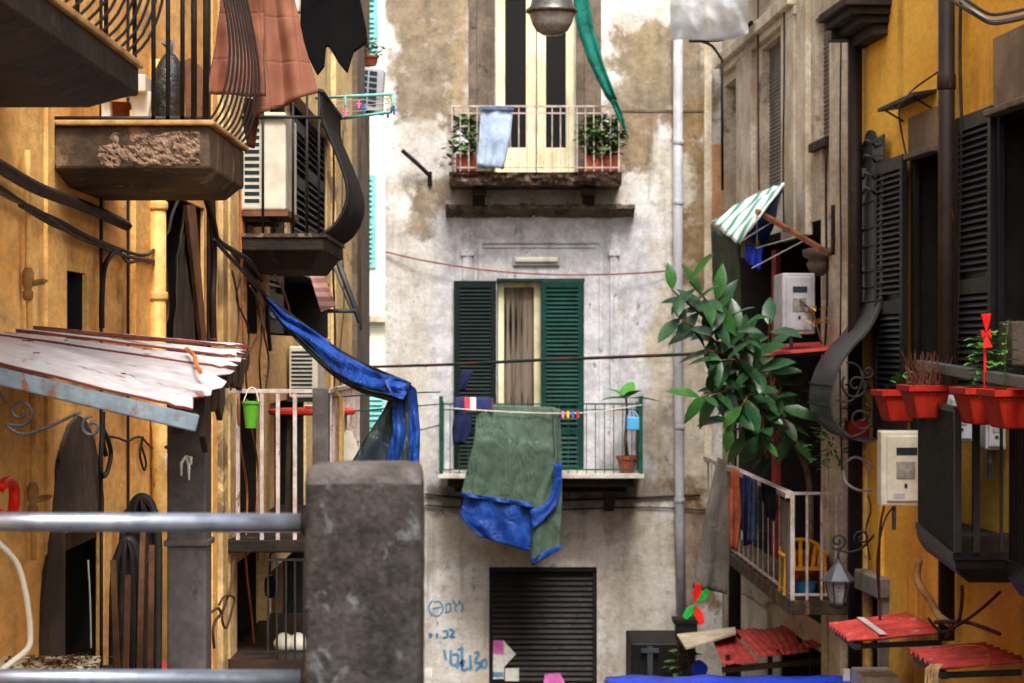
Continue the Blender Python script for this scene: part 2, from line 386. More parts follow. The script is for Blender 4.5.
mTarpG = M('green_tarpaulin', S(74,94,78), S(62,80,68), n1=3, n2=60, rough=.55, grain=.2, crease=.8)
mTarpV = M('vivid_blue_tarpaulin', S(22,62,204), S(16,48,170), n1=4, rough=.4, grain=.1, spec=.35, crease=1)
mDrape = M('green_awning_cloth', S(18,108,92), S(12,84,72), n1=3, rough=.8, grain=.12, crease=1)
mBlack = M('black_cloth', (.003,.003,.0035), (.005,.005,.005), n1=4, rough=.95, spec=.1)
mNavy = M('navy_cloth', S(30,34,74), S(22,26,58), n1=5, rough=.9)
mOrangeC = M('rust_orange_cloth', S(160,84,58), S(132,66,44), n1=5, rough=.9, crease=1.5)
mJean = M('denim_cloth', S(82,100,130), S(60,76,104), n1=5, rough=.9, crease=1.5)
mLblue = M('pale_blue_cloth', S(168,186,206), S(150,166,190), n1=5, rough=.9, grain=.12, crease=1.3)
mGreyC = M('grey_sheet_cloth', S(130,124,116), S(108,102,96), n1=2, n2=80, rough=.92, crease=1)
mRedT = M('red_corrugated_sheet', S(216,84,76), S(190,64,60), S(216,150,138), n1=4, patch=(.6,.66), rough=.6, grain=.25, streak=.7, scol=S(84,40,34))
mYelP = M('yellow_plastic', S(226,160,24), S(200,132,16), n1=4, rough=.4, grain=.06)
mGreenP = M('lime_green_plastic', S(86,160,42), S(70,136,32), n1=4, rough=.4, grain=.06)
mBlueP = M('light_blue_plastic', S(84,166,214), S(64,140,190), n1=4, rough=.4, grain=.06)
mRedPl = M('red_plastic', S(236,36,28), S(214,28,22), n1=4, rough=.35, grain=.05)
mAlu = M('lamp_metal', S(120,116,110), S(90,86,82), n1=5, rough=.35, metal=.7)
mLampG = M('dusty_lamp_bowl', S(150,146,138), S(120,116,110), n1=4, rough=.25, spec=.5)
mPave = M('basalt_paving', S(74,72,72), S(58,56,56), S(90,86,82), n1=3, n2=20, grain=.3, bmp=.5)
mFarW = M('far_pale_wall', S(236,234,214), S(228,224,196), n1=.6, grain=.05)
mTurq = M('turquoise_shutter_paint', S(128,196,188), S(110,180,172), n1=3, rough=.5)
mBlueG = M('blue_graffiti_paint', S(104,152,182), S(84,132,168), n1=6, rough=.6, bmp=0)
mPinkP = M('pink_paper', S(220,120,190), S(206,100,170), n1=6, rough=.7, bmp=0)
mPaper = M('white_paper', S(226,224,216), S(206,202,192), n1=6, rough=.7, bmp=0)
mPegs = [M('peg_plastic', S(*c), n1=9, rough=.4, bmp=0) for c in ((220,60,50),(236,190,60),(70,110,190),(226,120,170))]
def quilt_mat():
    m, nt, b, pos = start('padded_terracotta_cloth')
    A = noi(nt, pos, 4, 7, .6); col = mix(nt, rng(nt, A, .4, .62), S(128,78,56), S(96,56,42))
    sp = nd(nt, 'ShaderNodeSeparateXYZ'); nt.links.new(pos, sp.inputs[0])
    fx = mth(nt, 'PINGPONG', mth(nt, 'ADD', sp.outputs[0], mth(nt, 'MULTIPLY', sp.outputs[2], .12)), .075)
    fz = mth(nt, 'PINGPONG', sp.outputs[2], .105)
    f = mth(nt, 'MINIMUM', fx, fz)
    col = mix(nt, rng(nt, f, 0, .003, .55, 0), col, S(80,44,38))
    nt.links.new(col, b.inputs['Base Color']); b.inputs['Roughness'].default_value = .85
    bump(nt, b, mth(nt, 'ADD', mth(nt, 'MULTIPLY', rng(nt, f, 0, .012), .3), mth(nt, 'MULTIPLY', A, .8)), .5, .012); return m
mQuilt = quilt_mat()
def stripe_mat(name, cols, axis, period, sub=(0,0,0)):
    m, nt, b, pos = start(name)
    sp = nd(nt, 'ShaderNodeSeparateXYZ'); nt.links.new(pos, sp.inputs[0])
    v = mth(nt, 'FRACT', mth(nt, 'DIVIDE', mth(nt, 'ADD', sp.outputs[axis], 50.0), period)); col = cols[0]
    for i in range(1, len(cols)): col = mix(nt, mth(nt, 'GREATER_THAN', v, i/len(cols)), col, cols[i])
    g = noi(nt, pos, 9, 6, .6); col = mix(nt, rng(nt, g, .5, .75, 0, .4), col, tuple(c*.5 for c in cols[0]))
    nt.links.new(col, b.inputs['Base Color']); b.inputs['Roughness'].default_value = .8; bump(nt, b, g, .2); return m
mStripG = stripe_mat('green_white_stripe_canvas', [S(222,232,226), S(226,236,230), S(70,150,136)], 1, .55)
mStripP = stripe_mat('pink_beige_slat_canvas', [S(190,146,134), S(150,104,96)], 2, .07)
mTowel = stripe_mat('striped_towel_cloth', [S(28,34,84), S(220,56,70), S(226,224,228), S(28,34,84), S(30,36,90)], 0, .36)
def glass_mat():
    m, nt, b, pos = start('dark_window_glass')
    b.inputs['Base Color'].default_value = (.012,.011,.01,1); b.inputs['Roughness'].default_value = .14; b.inputs['Specular IOR Level'].default_value = .08
    bump(nt, b, noi(nt, pos, 2, 2), .05); return m
mGlass = glass_mat()
def film_mat():
    m, nt, b, pos = start('clear_plastic_film')
    b.inputs['Base Color'].default_value = (.62,.63,.65,1); b.inputs['Roughness'].default_value = .22; b.inputs['Specular IOR Level'].default_value = .7
    A = noi(nt, pos, 3, 7, .6); nt.links.new(rng(nt, A, .35, .7, .72, .95), b.inputs['Alpha']); bump(nt, b, noi(nt, pos, 5, 5), .6, .04); return m
mFilm = film_mat()
def curtain_mat():
    m, nt, b, pos = start('net_curtain_cloth')
    A = noi(nt, vmul(nt, pos, (9,9,.4)), 1.2, 5); col = mix(nt, rng(nt, A, .4, .6), S(118,106,90), S(84,72,58))
    nt.links.new(col, b.inputs['Base Color']); b.inputs['Roughness'].default_value = .9; bump(nt, b, A, .5, .03); return m
mCurt = curtain_mat()
# ================================================================== setting
m = MB(); m.add([(-150,-60,0),(150,-60,0),(150,240,0),(-150,240,0)], [[0,1,2,3]])
tag(m.build('street', mPave, loc=(0,0,0)), kind='structure')
m = MB(); m.box((-1.79,-6,.01),(3.4,5.35,4.0)); tag(m.build('terrace', mPave, loc=(0,0,0)), kind='structure')
# ================================================================== facade at the end of the alley
Z = Vector((0,0,1)); X = Vector((1,0,0)); Y = Vector((0,1,0))
bld = T('plaster_building', 'peeling white and tan plaster building with two balconies closing the end of the alley', 'building', (.5,30,0))
x0 = FC(385,0).x; x1 = FC(723,0).x; ztop = E+8.2
fx = lambda px: (px-512)/75 - x0
fz = lambda py: E+(350-py)/75
m = MB()
holes = [(fx(496),fx(575),fz(172),fz(-70),.5), (fx(497),fx(584),fz(474),fz(281),.5), (fx(489),fx(597),.02,fz(567),.16)]
m.wall((x0,30,0), X, x1-x0, 0, ztop, -Y, holes, .3)
m.add([(x0,30,0),(x0,36,0),(x0,36,ztop),(x0,30,ztop)], [[0,1,2,3]]); m.add([(x1,30,0),(x1,36,0),(x1,36,ztop),(x1,30,ztop)], [[0,1,2,3]])
m.add([(x0,30,ztop),(x1,30,ztop),(x1,36,ztop),(x0,36,ztop)], [[0,1,2,3]]); m.add([(x0,36,0),(x1,36,0),(x1,36,ztop),(x0,36,ztop)], [[0,1,2,3]])
m.build('wall', mFac, bld, weld=True)
def fbox(m, px0, px1, py0, py1, o0, o1):       # box on the facade, o0..o1 metres out of it
    a = FC(px0, py0, o0); b = FC(px1, py1, o1); return m.box(a, b)
# upper door: stone jambs, cream leaves, glass
for a, b in ((469,495),(576,601)):
    m = MB(); fbox(m, a, b, -70, 172, .0, .06); fbox(m, a+8, b-8 if b < 500 else b-6, -70, 172, .05, .085); m.build('door_jamb', mStone, bld, bevel=.01)
dr = MB()
for a, b in ((496,505),(526,536),(537,546),(566,575)): fbox(dr, a, b, -70, 172, -.16, -.09)
for a, b in ((504,527),(545,567)):
    fbox(dr, a, b, 147, 172, -.15, -.1); fbox(dr, a, b, -8, -3, -.15, -.1)
frd = dr.build('balcony_door', mCream, bld, bevel=.006)
for a, b in ((503,528),(544,568)):
    m = MB(); fbox(m, a, b, -70, 150, -.13, -.12); m.build('pane', mGlass, frd)
# upper balcony
yf = 29.15
def ub(px, py, d=yf): return P(px, py, d)
def slab_run(m, xa, xb, ya, prof, amp, seed, n=110):
    # profile (y offset inward, z) swept along x with crumbling
    rows = []
    for i in range(n+1):
        x = lerp(xa, xb, i/n); row = []
        for k, (o, z) in enumerate(prof):
            q = Vector((x*4+seed, k*.6, 0)); w = amp*(abs(mnoise.noise(q))+.8*abs(mnoise.noise(q*3.3))+1.2*max(0, mnoise.noise(q*.8)-.1))
            inner = 0 < k < len(prof)-1; row.append(Vector((x, ya+o+(w if inner and k > 1 else 0), z+(w*.35 if inner and k > 2 else 0))))
        rows.append(row)
    m.grid(rows)
    for e in (rows[0], rows[-1]): m.add(e, [list(range(len(e)))])
m = MB(); a = ub(449,172); b = ub(622,185); h = a.z-b.z
slab_run(m, a.x, b.x, yf, [(.849,a.z),(0,a.z),(0,a.z-h*.2),(.01,a.z-h*.45),(.03,a.z-h*.7),(.06,a.z-h),(.849,a.z-h)], .07, 2)
up = m.build('balcony', mBrickE, bld, weld=True); up['label'] = 'upper balcony with an eroded brick edge'
for px in (478,590):
    m = MB(); c = ub(px,185); m.hexa([(c.x-.09,29.4,c.z-.002),(c.x+.09,29.4,c.z-.002),(c.x+.09,29.4,c.z-.1),(c.x-.09,29.4,c.z-.1)], (0,.59,0)); m.hexa([(c.x-.08,29.62,c.z-.1),(c.x+.08,29.62,c.z-.1),(c.x+.08,29.72,c.z-.24),(c.x-.08,29.72,c.z-.24)], (0,.27,0)); m.build('corbel', mSlabD, up, bevel=.02)
m = MB(); zb = ub(449,172).z; zt = ub(449,106).z; xl = ub(452,0).x; xr = ub(619,0).x
railing(m, [(xl,29.95,zt),(xl,yf+.03,zt),(xr,yf+.03,zt),(xr,29.95,zt)], zb+.01, .108, .013, .03, mids=(.09,))
m.build('railing', mWRail, up)
# hood moulding over the lower door
def profile_run(m, px0, px1, prof, amp, seed, n=90):
    rows = []
    for i in range(n+1):
        px = lerp(px0, px1, i/n); row = []
        for k, (o, py) in enumerate(prof):
            q = Vector((px*.06+seed, k*.35, 0)); w = amp*(mnoise.noise(q)+.7*mnoise.noise(q*4)+.5*max(0, mnoise.noise(q*1.7+Vector((9,0,0)))-.25)*3)
            p = FC(px, py, max(-.01, o-abs(w)*(1 if o > .03 else 0))); p.z += w*.4*(1 if 0 < k < len(prof)-1 else 0); row.append(p)
        rows.append(row)
    m.grid(rows); e0 = rows[0]; e1 = rows[-1]
    for e in (e0, e1): m.add(e, [list(range(len(e)))])
m = MB(); profile_run(m, 446, 634, [(-.01,204.5),(.3,206),(.31,209.5),(.2,210.5),(.17,212.5),(.1,213.5),(.07,217),(-.01,218)], .09, 3)
m.build('hood_moulding', mStone, bld, weld=True)
# mouldings of the lower door surround
m = MB()
for a, b in ((463,472),(610,618)):
    fbox(m, a,b,228,474,-.01,.045); fbox(m, a-2,b+2,250,256,-.01,.07); fbox(m, a+3,b-3,228,474,.04,.06)
for a, b in ((478,482),(599,603)): fbox(m, a,b,243,474,-.01,.03)
fbox(m, 478,603,240,243.5,-.01,.03); fbox(m, 484,597,246,248,-.01,.02)
m.build('door_surround', mFac, bld, bevel=.006)
# lower door
dr = MB()
for a, b in ((498,504),(534,541)): fbox(dr, a,b,283,474,-.2,-.14)
fbox(dr, 498,541,281.5,287,-.195,-.145); fbox(dr, 541,584,281.5,474,-.22,-.2)
frd = dr.build('balcony_door', mCream, bld, bevel=.006)
m = MB(); fbox(m, 502,537,285,474,-.19,-.18); m.build('pane', mGlass, frd)
m = MB(); c0 = FC(505,287,-.17); c1 = FC(533,287,-.17); cloth(m, [c0, FC(505,472,-.17)], [c1, FC(533,472,-.17)], 30, 10, .012, 5, 1, pin=False); m.build('curtain', mCurt, frd, smooth=True)
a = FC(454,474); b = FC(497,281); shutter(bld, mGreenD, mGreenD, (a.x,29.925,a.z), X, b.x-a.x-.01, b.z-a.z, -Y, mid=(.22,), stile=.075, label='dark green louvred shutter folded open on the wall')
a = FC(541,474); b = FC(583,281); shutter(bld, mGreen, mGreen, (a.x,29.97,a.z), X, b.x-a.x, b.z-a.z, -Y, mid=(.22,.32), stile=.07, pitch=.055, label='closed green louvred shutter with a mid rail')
m = MB(); fbox(m, 496.5,584.5,278.5,281.3,-.02,.03); m.build('door_head', mGreen, bld)
# lower balcony
yf2 = 29.0
lb = lambda px, py, d=yf2: P(px, py, d)
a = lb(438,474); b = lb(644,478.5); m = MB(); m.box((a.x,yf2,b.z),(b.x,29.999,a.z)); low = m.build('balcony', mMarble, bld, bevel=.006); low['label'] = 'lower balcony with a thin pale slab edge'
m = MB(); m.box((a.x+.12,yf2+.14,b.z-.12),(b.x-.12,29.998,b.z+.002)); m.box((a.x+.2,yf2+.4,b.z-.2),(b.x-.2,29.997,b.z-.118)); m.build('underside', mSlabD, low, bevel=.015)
for px in (465,612):
    m = MB(); c = lb(px,478); m.prism([(c.x-.07,29.3,c.z-.19),(c.x-.07,29.995,c.z-.19),(c.x-.07,29.995,c.z-.5),(c.x-.07,29.75,c.z-.42),(c.x-.07,29.5,c.z-.26)], (.14,0,0)); m.build('corbel', mSlabD, low, bevel=.015)
m = MB(); zb = a.z; zt = lb(0,404).z; xl = lb(441,0).x; xr = lb(641,0).x
railing(m, [(xl,29.95,zt),(xl,yf2+.03,zt),(xr,yf2+.03,zt),(xr,29.95,zt)], zb+.005, .118, .012, .028, mids=(.075,))
for p in (xl, xr): m.bar((p,yf2+.03,zb),(p,yf2+.03,zt+.1),.05)
m.build('railing', mGRail, low)
# shop shutter
m = MB(); rows = []; xa = FC(489,0).x; xb = FC(597,0).x; zt2 = fz(567); n = 76
for i in range(n+1):
    z = zt2*(1-i/n); rows.append([Vector((xa, 30.12-(.016 if i%2 else 0), z)), Vector((xb, 30.12-(.016 if i%2 else 0), z))])
m.grid(rows); rs = m.build('roller_shutter', mRoll, bld, solid=.003)
m = MB(); fbox(m, 488.5,597.5,566,572,-.13,-.03); m.build('shutter_box', mRoll, rs, bevel=.01)
for a, b in ((489,493),(593,597)):
    m = MB(); fbox(m, a,b,570,760,-.11,-.06); m.build('guide_rail', mRoll, rs)
# downpipe
m = MB(); pts = [FC(677.5,32,.09), FC(677.5,300,.09), FC(679,520,.09), FC(681,614,.09)]
m.tube(pts, .065, 12); dp = m.build('downpipe', mPipe, bld, smooth=True)
for y in (143,203,330,427,500):
    m = MB(); c = FC(678+(y>400), y, .09); m.lathe((c.x,c.y,c.z-.03), [(.072,0),(.076,.01),(.076,.05),(.072,.06)], 14); m.build('pipe_collar', mPipe, dp, smooth=True)
# pale quoin strip and string line at the right end
m = MB(); fbox(m, 704,712,-70,460,-.01,.035); m.build('corner_strip', mBeigeL, bld, bevel=.01)
m = MB(); fbox(m, 620,704,110,112,-.01,.012); m.build('string_line', mStone, bld)
m = MB(); fbox(m, 712,722.5,144,245,-.01,.02); m.build('bare_strip', M('orange_bare_plaster', S(196,150,108), S(176,130,90), streak=.3), bld)
# graffiti
def stroke(m, pts, w=.02):
    pp = spline([FC(x, y, .004) for x, y in pts], 4)
    for i, (p, q) in enumerate(zip(pp, pp[1:])):
        d = (q-p); d = d.normalized() if d.length > 1e-6 else X; s = Vector((-d.z,0,d.x))*w/2
        m.add([p-s, q-s+d*.004, q+s+d*.004, p+s], [[0,1,2,3]])
rg = random.Random(3)
def graffiti(strokes, w, lab):
    for s in strokes:
        m = MB(); stroke(m, s, w); o = m.build('graffiti_mark', mBlueG, bld)
graffiti([[(433,600),(429,606),(431,614),(438,616),(443,610),(440,602),(434,602)],[(432,609),(441,607)],[(446,604),(446,613)],[(446,605),(450,604),(450,611),(446,613)],[(453,600),(457,606),(460,600)],[(455,606),(456,612)],[(459,602),(463,607),(461,612)]], .022, 'blue scrawl at head height')
graffiti([[(430,633),(430,638),(432,634)],[(437,633),(437,638)],[(443,632),(447,631),(447,637),(443,638)],[(449,629),(454,632),(450,637),(455,637)]], .035, 'short blue scrawl')
graffiti([[(444,650),(446,660)],[(451,650),(451,664),(457,664),(458,655),(452,655)],[(462,648),(462,668)],[(458,650),(463,648)],[(456,668),(464,660),(462,670),(470,668)],[(470,655),(471,670)],[(474,653),(479,653),(475,662),(481,664),(476,671)],[(482,661),(486,660),(486,667),(482,667),(482,661)]], .04, 'dense blue scrawl near the shop shutter')
# posters on the roller shutter
def poster(px0, px1, py0, py1, mt, lab, off=-.085, poly=None):
    m = MB(); q = poly or [(px0,py0),(px1,py0),(px1,py1),(px0,py1)]; m.prism([FC(x,y,off) for x,y in q], (0,.004,0))
    return m.thing('poster', mt, lab, 'poster', 'posters on the roller shutter')
po = poster(490,504,641,680,mPaper,'torn white flyer with a pink head pasted on the dark roller shutter')
for (a, b, mt) in ((641,655,mPinkP),(673,678,mBlueG)):
    m = MB(); m.prism([FC(491,a,-.083),FC(503.5,a,-.083),FC(503.5,b,-.083),FC(491,b,-.083)],(0,.0015,0)); m.build('printed_block', mt, po)
poster(0,0,0,0,mPaper,'white arrow shaped paper pointing sideways on the roller shutter',-.079,[(504,642),(516,655),(504,668)])
poster(0,0,0,0,mPinkP,'bright pink torn sticker low on the roller shutter',-.08,[(545,675),(560,674),(565,683),(556,690),(543,688)])
poster(505,519,669,682,mPaper,'small crumpled white slip under the arrow shaped paper',-.076)
m = MB(); fbox(m, 422,432,668,678,.002,.006); m.thing('wall_notice', mPaper, 'small white notice stuck on the plaster beside blue scrawls', 'notice')
# wall lamp over the lower door
t = T('wall_lamp', 'long white oblong lamp fixed above the green shuttered door', 'lamp', FC(536,267,.02))
m = MB(); fbox(m, 513,560,256.5,266,-.0,.05); m.build('housing', mGreyB, t, bevel=.015)
m = MB(); fbox(m, 515,558,257.5,262.5,.048,.09); m.build('diffuser', mWhite, t, bevel=.02)
# iron rod
m = MB(); p = [FC(403,152,.25), FC(417,164,.18), FC(430,176,.06), FC(431,184,.01)]; m.tube([p[0],p[1],p[2]], .03, 8); m.tube([FC(430,172,.06),FC(430,186,.02)], .03, 8)
m.thing('iron_stay', mPipeD, 'short rusty iron stay sticking out of the peeling plaster', 'iron rod')
# green awning cloth hanging down by the upper door
m = MB(); cloth(m, [P(571,-30,29.0),P(575,20,29.0),P(588,60,28.95),P(606,97,28.95)], [P(584,-30,29.0),P(594,30,29.0),P(604,66,28.95),P(617,100,28.95)], 10, 20, .03, 1.5, 2)
cloth(m, [P(606,97,28.97),P(611,102,29.0),P(618,118,29.03)], [P(617,100,28.97),P(622,112,29.0),P(628,138,29.03)], 8, 10, .02, 1.5, 2)
m.thing('awning_cloth', mDrape, 'long dark green awning cloth drawn aside by the upper door', 'awning', smooth=True, solid=.012)
# cloths on the balconies
m = MB(); cloth(m, [P(481,108,29.08),P(479,140,29.05),P(477,166,29.05)], [P(513,108,29.08),P(510,140,29.05),P(503,169,29.05)], 16, 16, .03, 2.2, 5)
t = tag(m.build('towel', mLblue, smooth=True, solid=.012), 'pale blue towel hung over the rail of the upper balcony', 'towel', 'cloths on the balcony rails')
m = MB(); cloth(m, [P(480,106.5,29.06),P(480,110,29.04)], [P(514,106.5,29.06),P(514,110,29.04)], 8, 2, .006, 2, 1); m.build('hem', mJean, t, solid=.01)
m = MB(); cloth(m, [P(455,397,28.93),P(454,411,28.92)], [P(493,398,28.93),P(493,411,28.92)], 16, 6, .015, 2, 4); m.thing('towel', mTowel, 'striped navy red and white towel on the green balcony rail', 'towel', 'cloths on the balcony rails', smooth=True, solid=.01)
m = MB(); cloth(m, [P(455,412,28.94),P(452,430,28.92),P(453,445,28.92)], [P(472,412,28.94),P(471,430,28.92),P(464,443,28.92)], 10, 10, .03, 1.5, 8); m.thing('garment', mNavy, 'dark navy garment hanging under the striped towel', 'garment', smooth=True, solid=.012)
m = MB(); cloth(m, [P(461,372,29.3),P(460,384,29.3),P(458,391,29.3)], [P(473,371,29.3),P(468,382,29.3),P(465,390,29.3)], 6, 8, .02, 1, 3); m.thing('garment', mNavy, 'small dark scarf hanging from a line before the open dark shutter', 'garment', smooth=True, solid=.01)
# the big tarpaulin on the lower balcony
t = T('tarpaulin', 'large green tarpaulin with a blue lining draped over the lower balcony rail', 'tarpaulin', P(510,560,28.9))
yd = 28.86
m = MB(); cloth(m, [P(478,404,28.97),P(474,440,yd),P(467,470,yd),P(461,494,yd)], [P(555,407,28.97),P(557,450,yd),P(552,480,yd),P(547,507,yd)], 40, 40, .03, 3.2, 2, wr=.3)
m.build('green_face', mTarpG, t, smooth=True, solid=.008)
m = MB(); cloth(m, [P(461,492,yd-.02),P(460.5,496,yd-.02)], [P(547,505,yd-.02),P(547,510,yd-.02)], 34, 3, .035, 3.2, 2.3); m.build('blue_hem', mTarpB, t, smooth=True, solid=.008)
m = MB(); cloth(m, [P(466,490,yd+.05),P(460,515,yd+.03),P(465,523,yd),P(480,537,yd)], [P(540,500,yd+.05),P(534,525,yd+.03),P(532,542,yd),P(530,552,yd)], 30, 20, .03, 2.2, 1); m.build('blue_lining', mTarpB, t, smooth=True, solid=.008)
m = MB(); cloth(m, [P(552,407,28.95),P(555,460,yd-.05),P(533,500,yd-.06),P(531,562,yd-.05)], [P(560,409,28.95),P(562,460,yd-.02),P(562,500,yd-.02),P(560,549,yd-.02)], 14, 26, .035, 1.4, 3); m.build('side_flap', mTarpG, t, smooth=True, solid=.008)
m = MB(); cloth(m, [P(530,510,yd-.075),P(540,507,yd-.075),P(549,500,yd-.075),P(553,486,yd-.075),P(554,464,yd-.075)], [P(533,530,yd-.1),P(544,520,yd-.1),P(557,505,yd-.08),P(561,490,yd-.08),P(562,462,yd-.08)], 8, 16, .02, 1.4, 3); m.build('turned_edge', mTarpB, t, smooth=True, solid=.008)
m = MB(); cloth(m, [P(531,557,yd-.07),P(532,566,yd-.07)], [P(561,544,yd-.05),P(561,549,yd-.05)], 10, 3, .02, 1.4, 3); m.build('flap_hem', mTarpB, t, smooth=True, solid=.008)
# clothes lines and pegs on the lower balcony
def line(pts, r, mt, name, label, cat='cable', group=None, n=5):
    m = MB(); m.tube(spline(pts, 6), r, n); return m.thing(name, mt, label, cat, group, smooth=True)
line([P(446,408,28.88),P(510,412,28.88),P(580,413,28.88),P(642,405,28.88)], .008, mWhite, 'clothes_line', 'white clothes line strung along the green balcony rail', 'clothes line')
for i, (px, c, w) in enumerate(((563,3,'pink'),(568,1,'yellow'),(573,2,'blue'),(578,0,'red'))):
    m = MB(); p = P(px, 414, 28.86); m.box((p.x-.02,p.y-.015,p.z-.035),(p.x+.02,p.y+.015,p.z+.035)); m.box((p.x-.012,p.y-.02,p.z-.055),(p.x+.012,p.y+.02,p.z-.03))
    m.thing('clothes_peg', mPegs[c], '%s clothes peg in the row beside the green tarpaulin' % w, 'clothes peg', 'clothes pegs beside the tarpaulin', bevel=.006)
t = T('peg_basket', 'small light blue peg basket hooked on the corner of the green rail', 'basket', P(633,430,28.9))
m = MB(); p = P(633,430,28.9); m.hexa([(p.x-.08,p.y-.05,p.z),(p.x+.08,p.y-.05,p.z),(p.x+.08,p.y+.06,p.z),(p.x-.08,p.y+.06,p.z)], (0,0,.17)); m.build('basket_body', mBlueP, t, bevel=.015)
m = MB(); m.tube(spline([p+Vector((-.07,0,.17)),p+Vector((0,.04,.25)),p+Vector((.07,0,.17))],5), .008, 6); m.build('handle', mBlueP, t)
# potted plants
def pot(parent, c, r, h, mt, name='pot'):
    m = MB(); m.lathe(c, [(r*.68,0),(r*.95,h*.78),(r*1.08,h*.8),(r*1.1,h),(r*.98,h),(r*.94,h*.9),(0.01,h*.88)], 18, cap=True); o = m.build(name, mt, parent, smooth=False)
    m = MB(); m.lathe(Vector(c)+Vector((0,0,h*.86)), [(r*.9,0),(r*.6,.012),(0.01,.02)], 14); m.build('soil', mSoil, parent); return o
c = P(627,474,29.25); t = T('potted_plant', 'broad leaved young plant in a terracotta pot at the end of the green railed balcony', 'potted plant', c)
pot(t, c, .13, .24, mTer)
m = MB(); m.tube([c+Vector((0,0,.2)), c+Vector((-.02,0,.45)), c+Vector((0,-.02,.8)), c+Vector((-.02,-.05,1.03))], [.03,.024,.02,.012], 7); m.build('stem', mStem, t, smooth=True)
m = MB(); top = c+Vector((-.02,-.05,.98))
for d, L, W in (((-1,-.2,.12),.34,.22),((1,-.1,.1),.46,.2),((-.3,-.8,.3),.3,.24),((.5,-.6,.45),.34,.2),((.2,.4,.7),.3,.2),((-.6,.3,.5),.3,.2)): leaf(m, top, d, Z, L, W, .2)
m.build('leaf_crown', mLeafB, t, smooth=True)
def balcony_plant(px, w, n, seed, lab):
    c = P(px,172,29.35); t = T('potted_plant', lab, 'potted plant', c, 'pots behind the upper railing')
    m = MB(); h = .22; m.hexa([(c.x-w/2,c.y-.09,c.z),(c.x+w/2,c.y-.09,c.z),(c.x+w/2,c.y+.09,c.z),(c.x-w/2,c.y+.09,c.z)], (0,0,h)); m.build('pot', mTer, t, bevel=.015)
    m = MB(); m.box((c.x-w/2+.02,c.y-.07,c.z+h-.01),(c.x+w/2-.02,c.y+.07,c.z+h+.012)); m.build('soil', mSoil, t)
    m = MB(); bush(m, c+Vector((0,0,h)), w*.6, .18, .5, n, .12, .07, seed); m.build('foliage', mLeafM, t, smooth=True)
balcony_plant(466,.26,260,1,'trailing green plant in a small pot at the blue towel end of the upper balcony')
balcony_plant(602,.46,520,2,'bushy green plants in a terracotta trough at the awning cloth end of the upper balcony')
m = MB(); bush(m, P(449,165,29.1), .08,.1,.35,26,.1,.06,4); m.thing('trailing_plant', mLeafM, 'sprig of leaves spilling out past the end of the upper railing', 'plant', smooth=True)
# ================================================================== ochre houses along the other side
zd = lambda py, d: E+(350-py)*d/F
Y0 = 2.0; YM = ld(212); YE = 27.5; ZT = E+4.6
def lbox(m, px0, px1, py0, py1, o0, o1, ref=None):     # box on the ochre wall; heights taken at the depth of px ref
    d = ld(ref if ref is not None else (px0+px1)/2)
    return m.box((LX+o0, ld(px0), zd(py0,d)), (LX+o1, ld(px1), zd(py1,d)))
def lhole(px0, px1, py0, py1, depth=.5, y0=Y0):
    d = ld((px0+px1)/2); return (ld(px0)-y0, ld(px1)-y0, zd(py1,d), zd(py0,d), depth)
oc = T('ochre_house', 'ochre house nearest the viewer with two concrete balconies and an arched cement patch', 'building', (LX-1,8,0))
rm = []; m = MB(); m.wall((LX,Y0,0), Y, YM-Y0, 0, ZT, X, [lhole(67,87,272,337,.45), lhole(62,104,526,860,.7), lhole(166,204,200,420,.5)], .4, rm)
m.add([(LX,Y0,ZT),(LX,YM,ZT),(LX-4,YM,ZT),(LX-4,Y0,ZT)], [[0,1,2,3]]); m.add([(LX,Y0,0),(LX,Y0,ZT),(LX-4,Y0,ZT),(LX-4,Y0,0)], [[0,1,2,3]])
m.build('wall', mOchre, oc, weld=True); [r.build('dark_recess', mDark, oc, weld=True) for r in rm]
m = MB(); lbox(m, 68,72,273,336,-.2,-.17); m.build('window_frame', mDarkW, oc)
m = MB(); lbox(m, 66,88,336,338.5,-.05,.03); m.build('window_sill', mSlabD, oc)
m = MB()
for a, b, o in ((128.5,147,.035),(100,126.5,.02),(206,211,.04)): lbox(m, a,b,-200,900,-.02,o)
lbox(m, 44,51,-200,900,-.02,.015)
m.build('pilaster', mOchre, oc, bevel=.006)
m = MB(); 
jit = lambda pl, k=1.1: [(lerp(p[0],q[0],i/8)+k*mnoise.noise(Vector((p[0]+i*.9,p[1]*.37+i*1.7,0))), lerp(p[1],q[1],i/8)) for p, q in zip(pl, pl[1:]) for i in range(8)]+[pl[-1]]
m.prism([LW(x,y,.004) for x,y in jit([(47.5,524),(50,500),(54,472),(60,446),(67,426),(75,415),(83,420),(91,438),(97,466),(101,496),(105,524)])], (.014,0,0))
m.prism([LW(x,y,.004) for x,y in [(47.5,524),(62,524),(61.5,900),(34,900)]+jit([(34,900),(41,600),(47.5,524)])[1:-1]], (.014,0,0))
m.prism([LW(x,y,.004) for x,y in [(104.2,524),(105,524),(108,900),(104.4,900)]], (.014,0,0))
m.build('cement_patch', mCem, oc, weld=True)
m = MB(); lbox(m, 72,88,533,860,-.4,-.36); lbox(m, 80,82,533,860,-.37,-.34); m.build('inner_door', mWood, oc)
m = MB(); lbox(m, 62.4,103.8,526.5,545,-.12,-.02); m.build('lintel', mDarkW, oc)
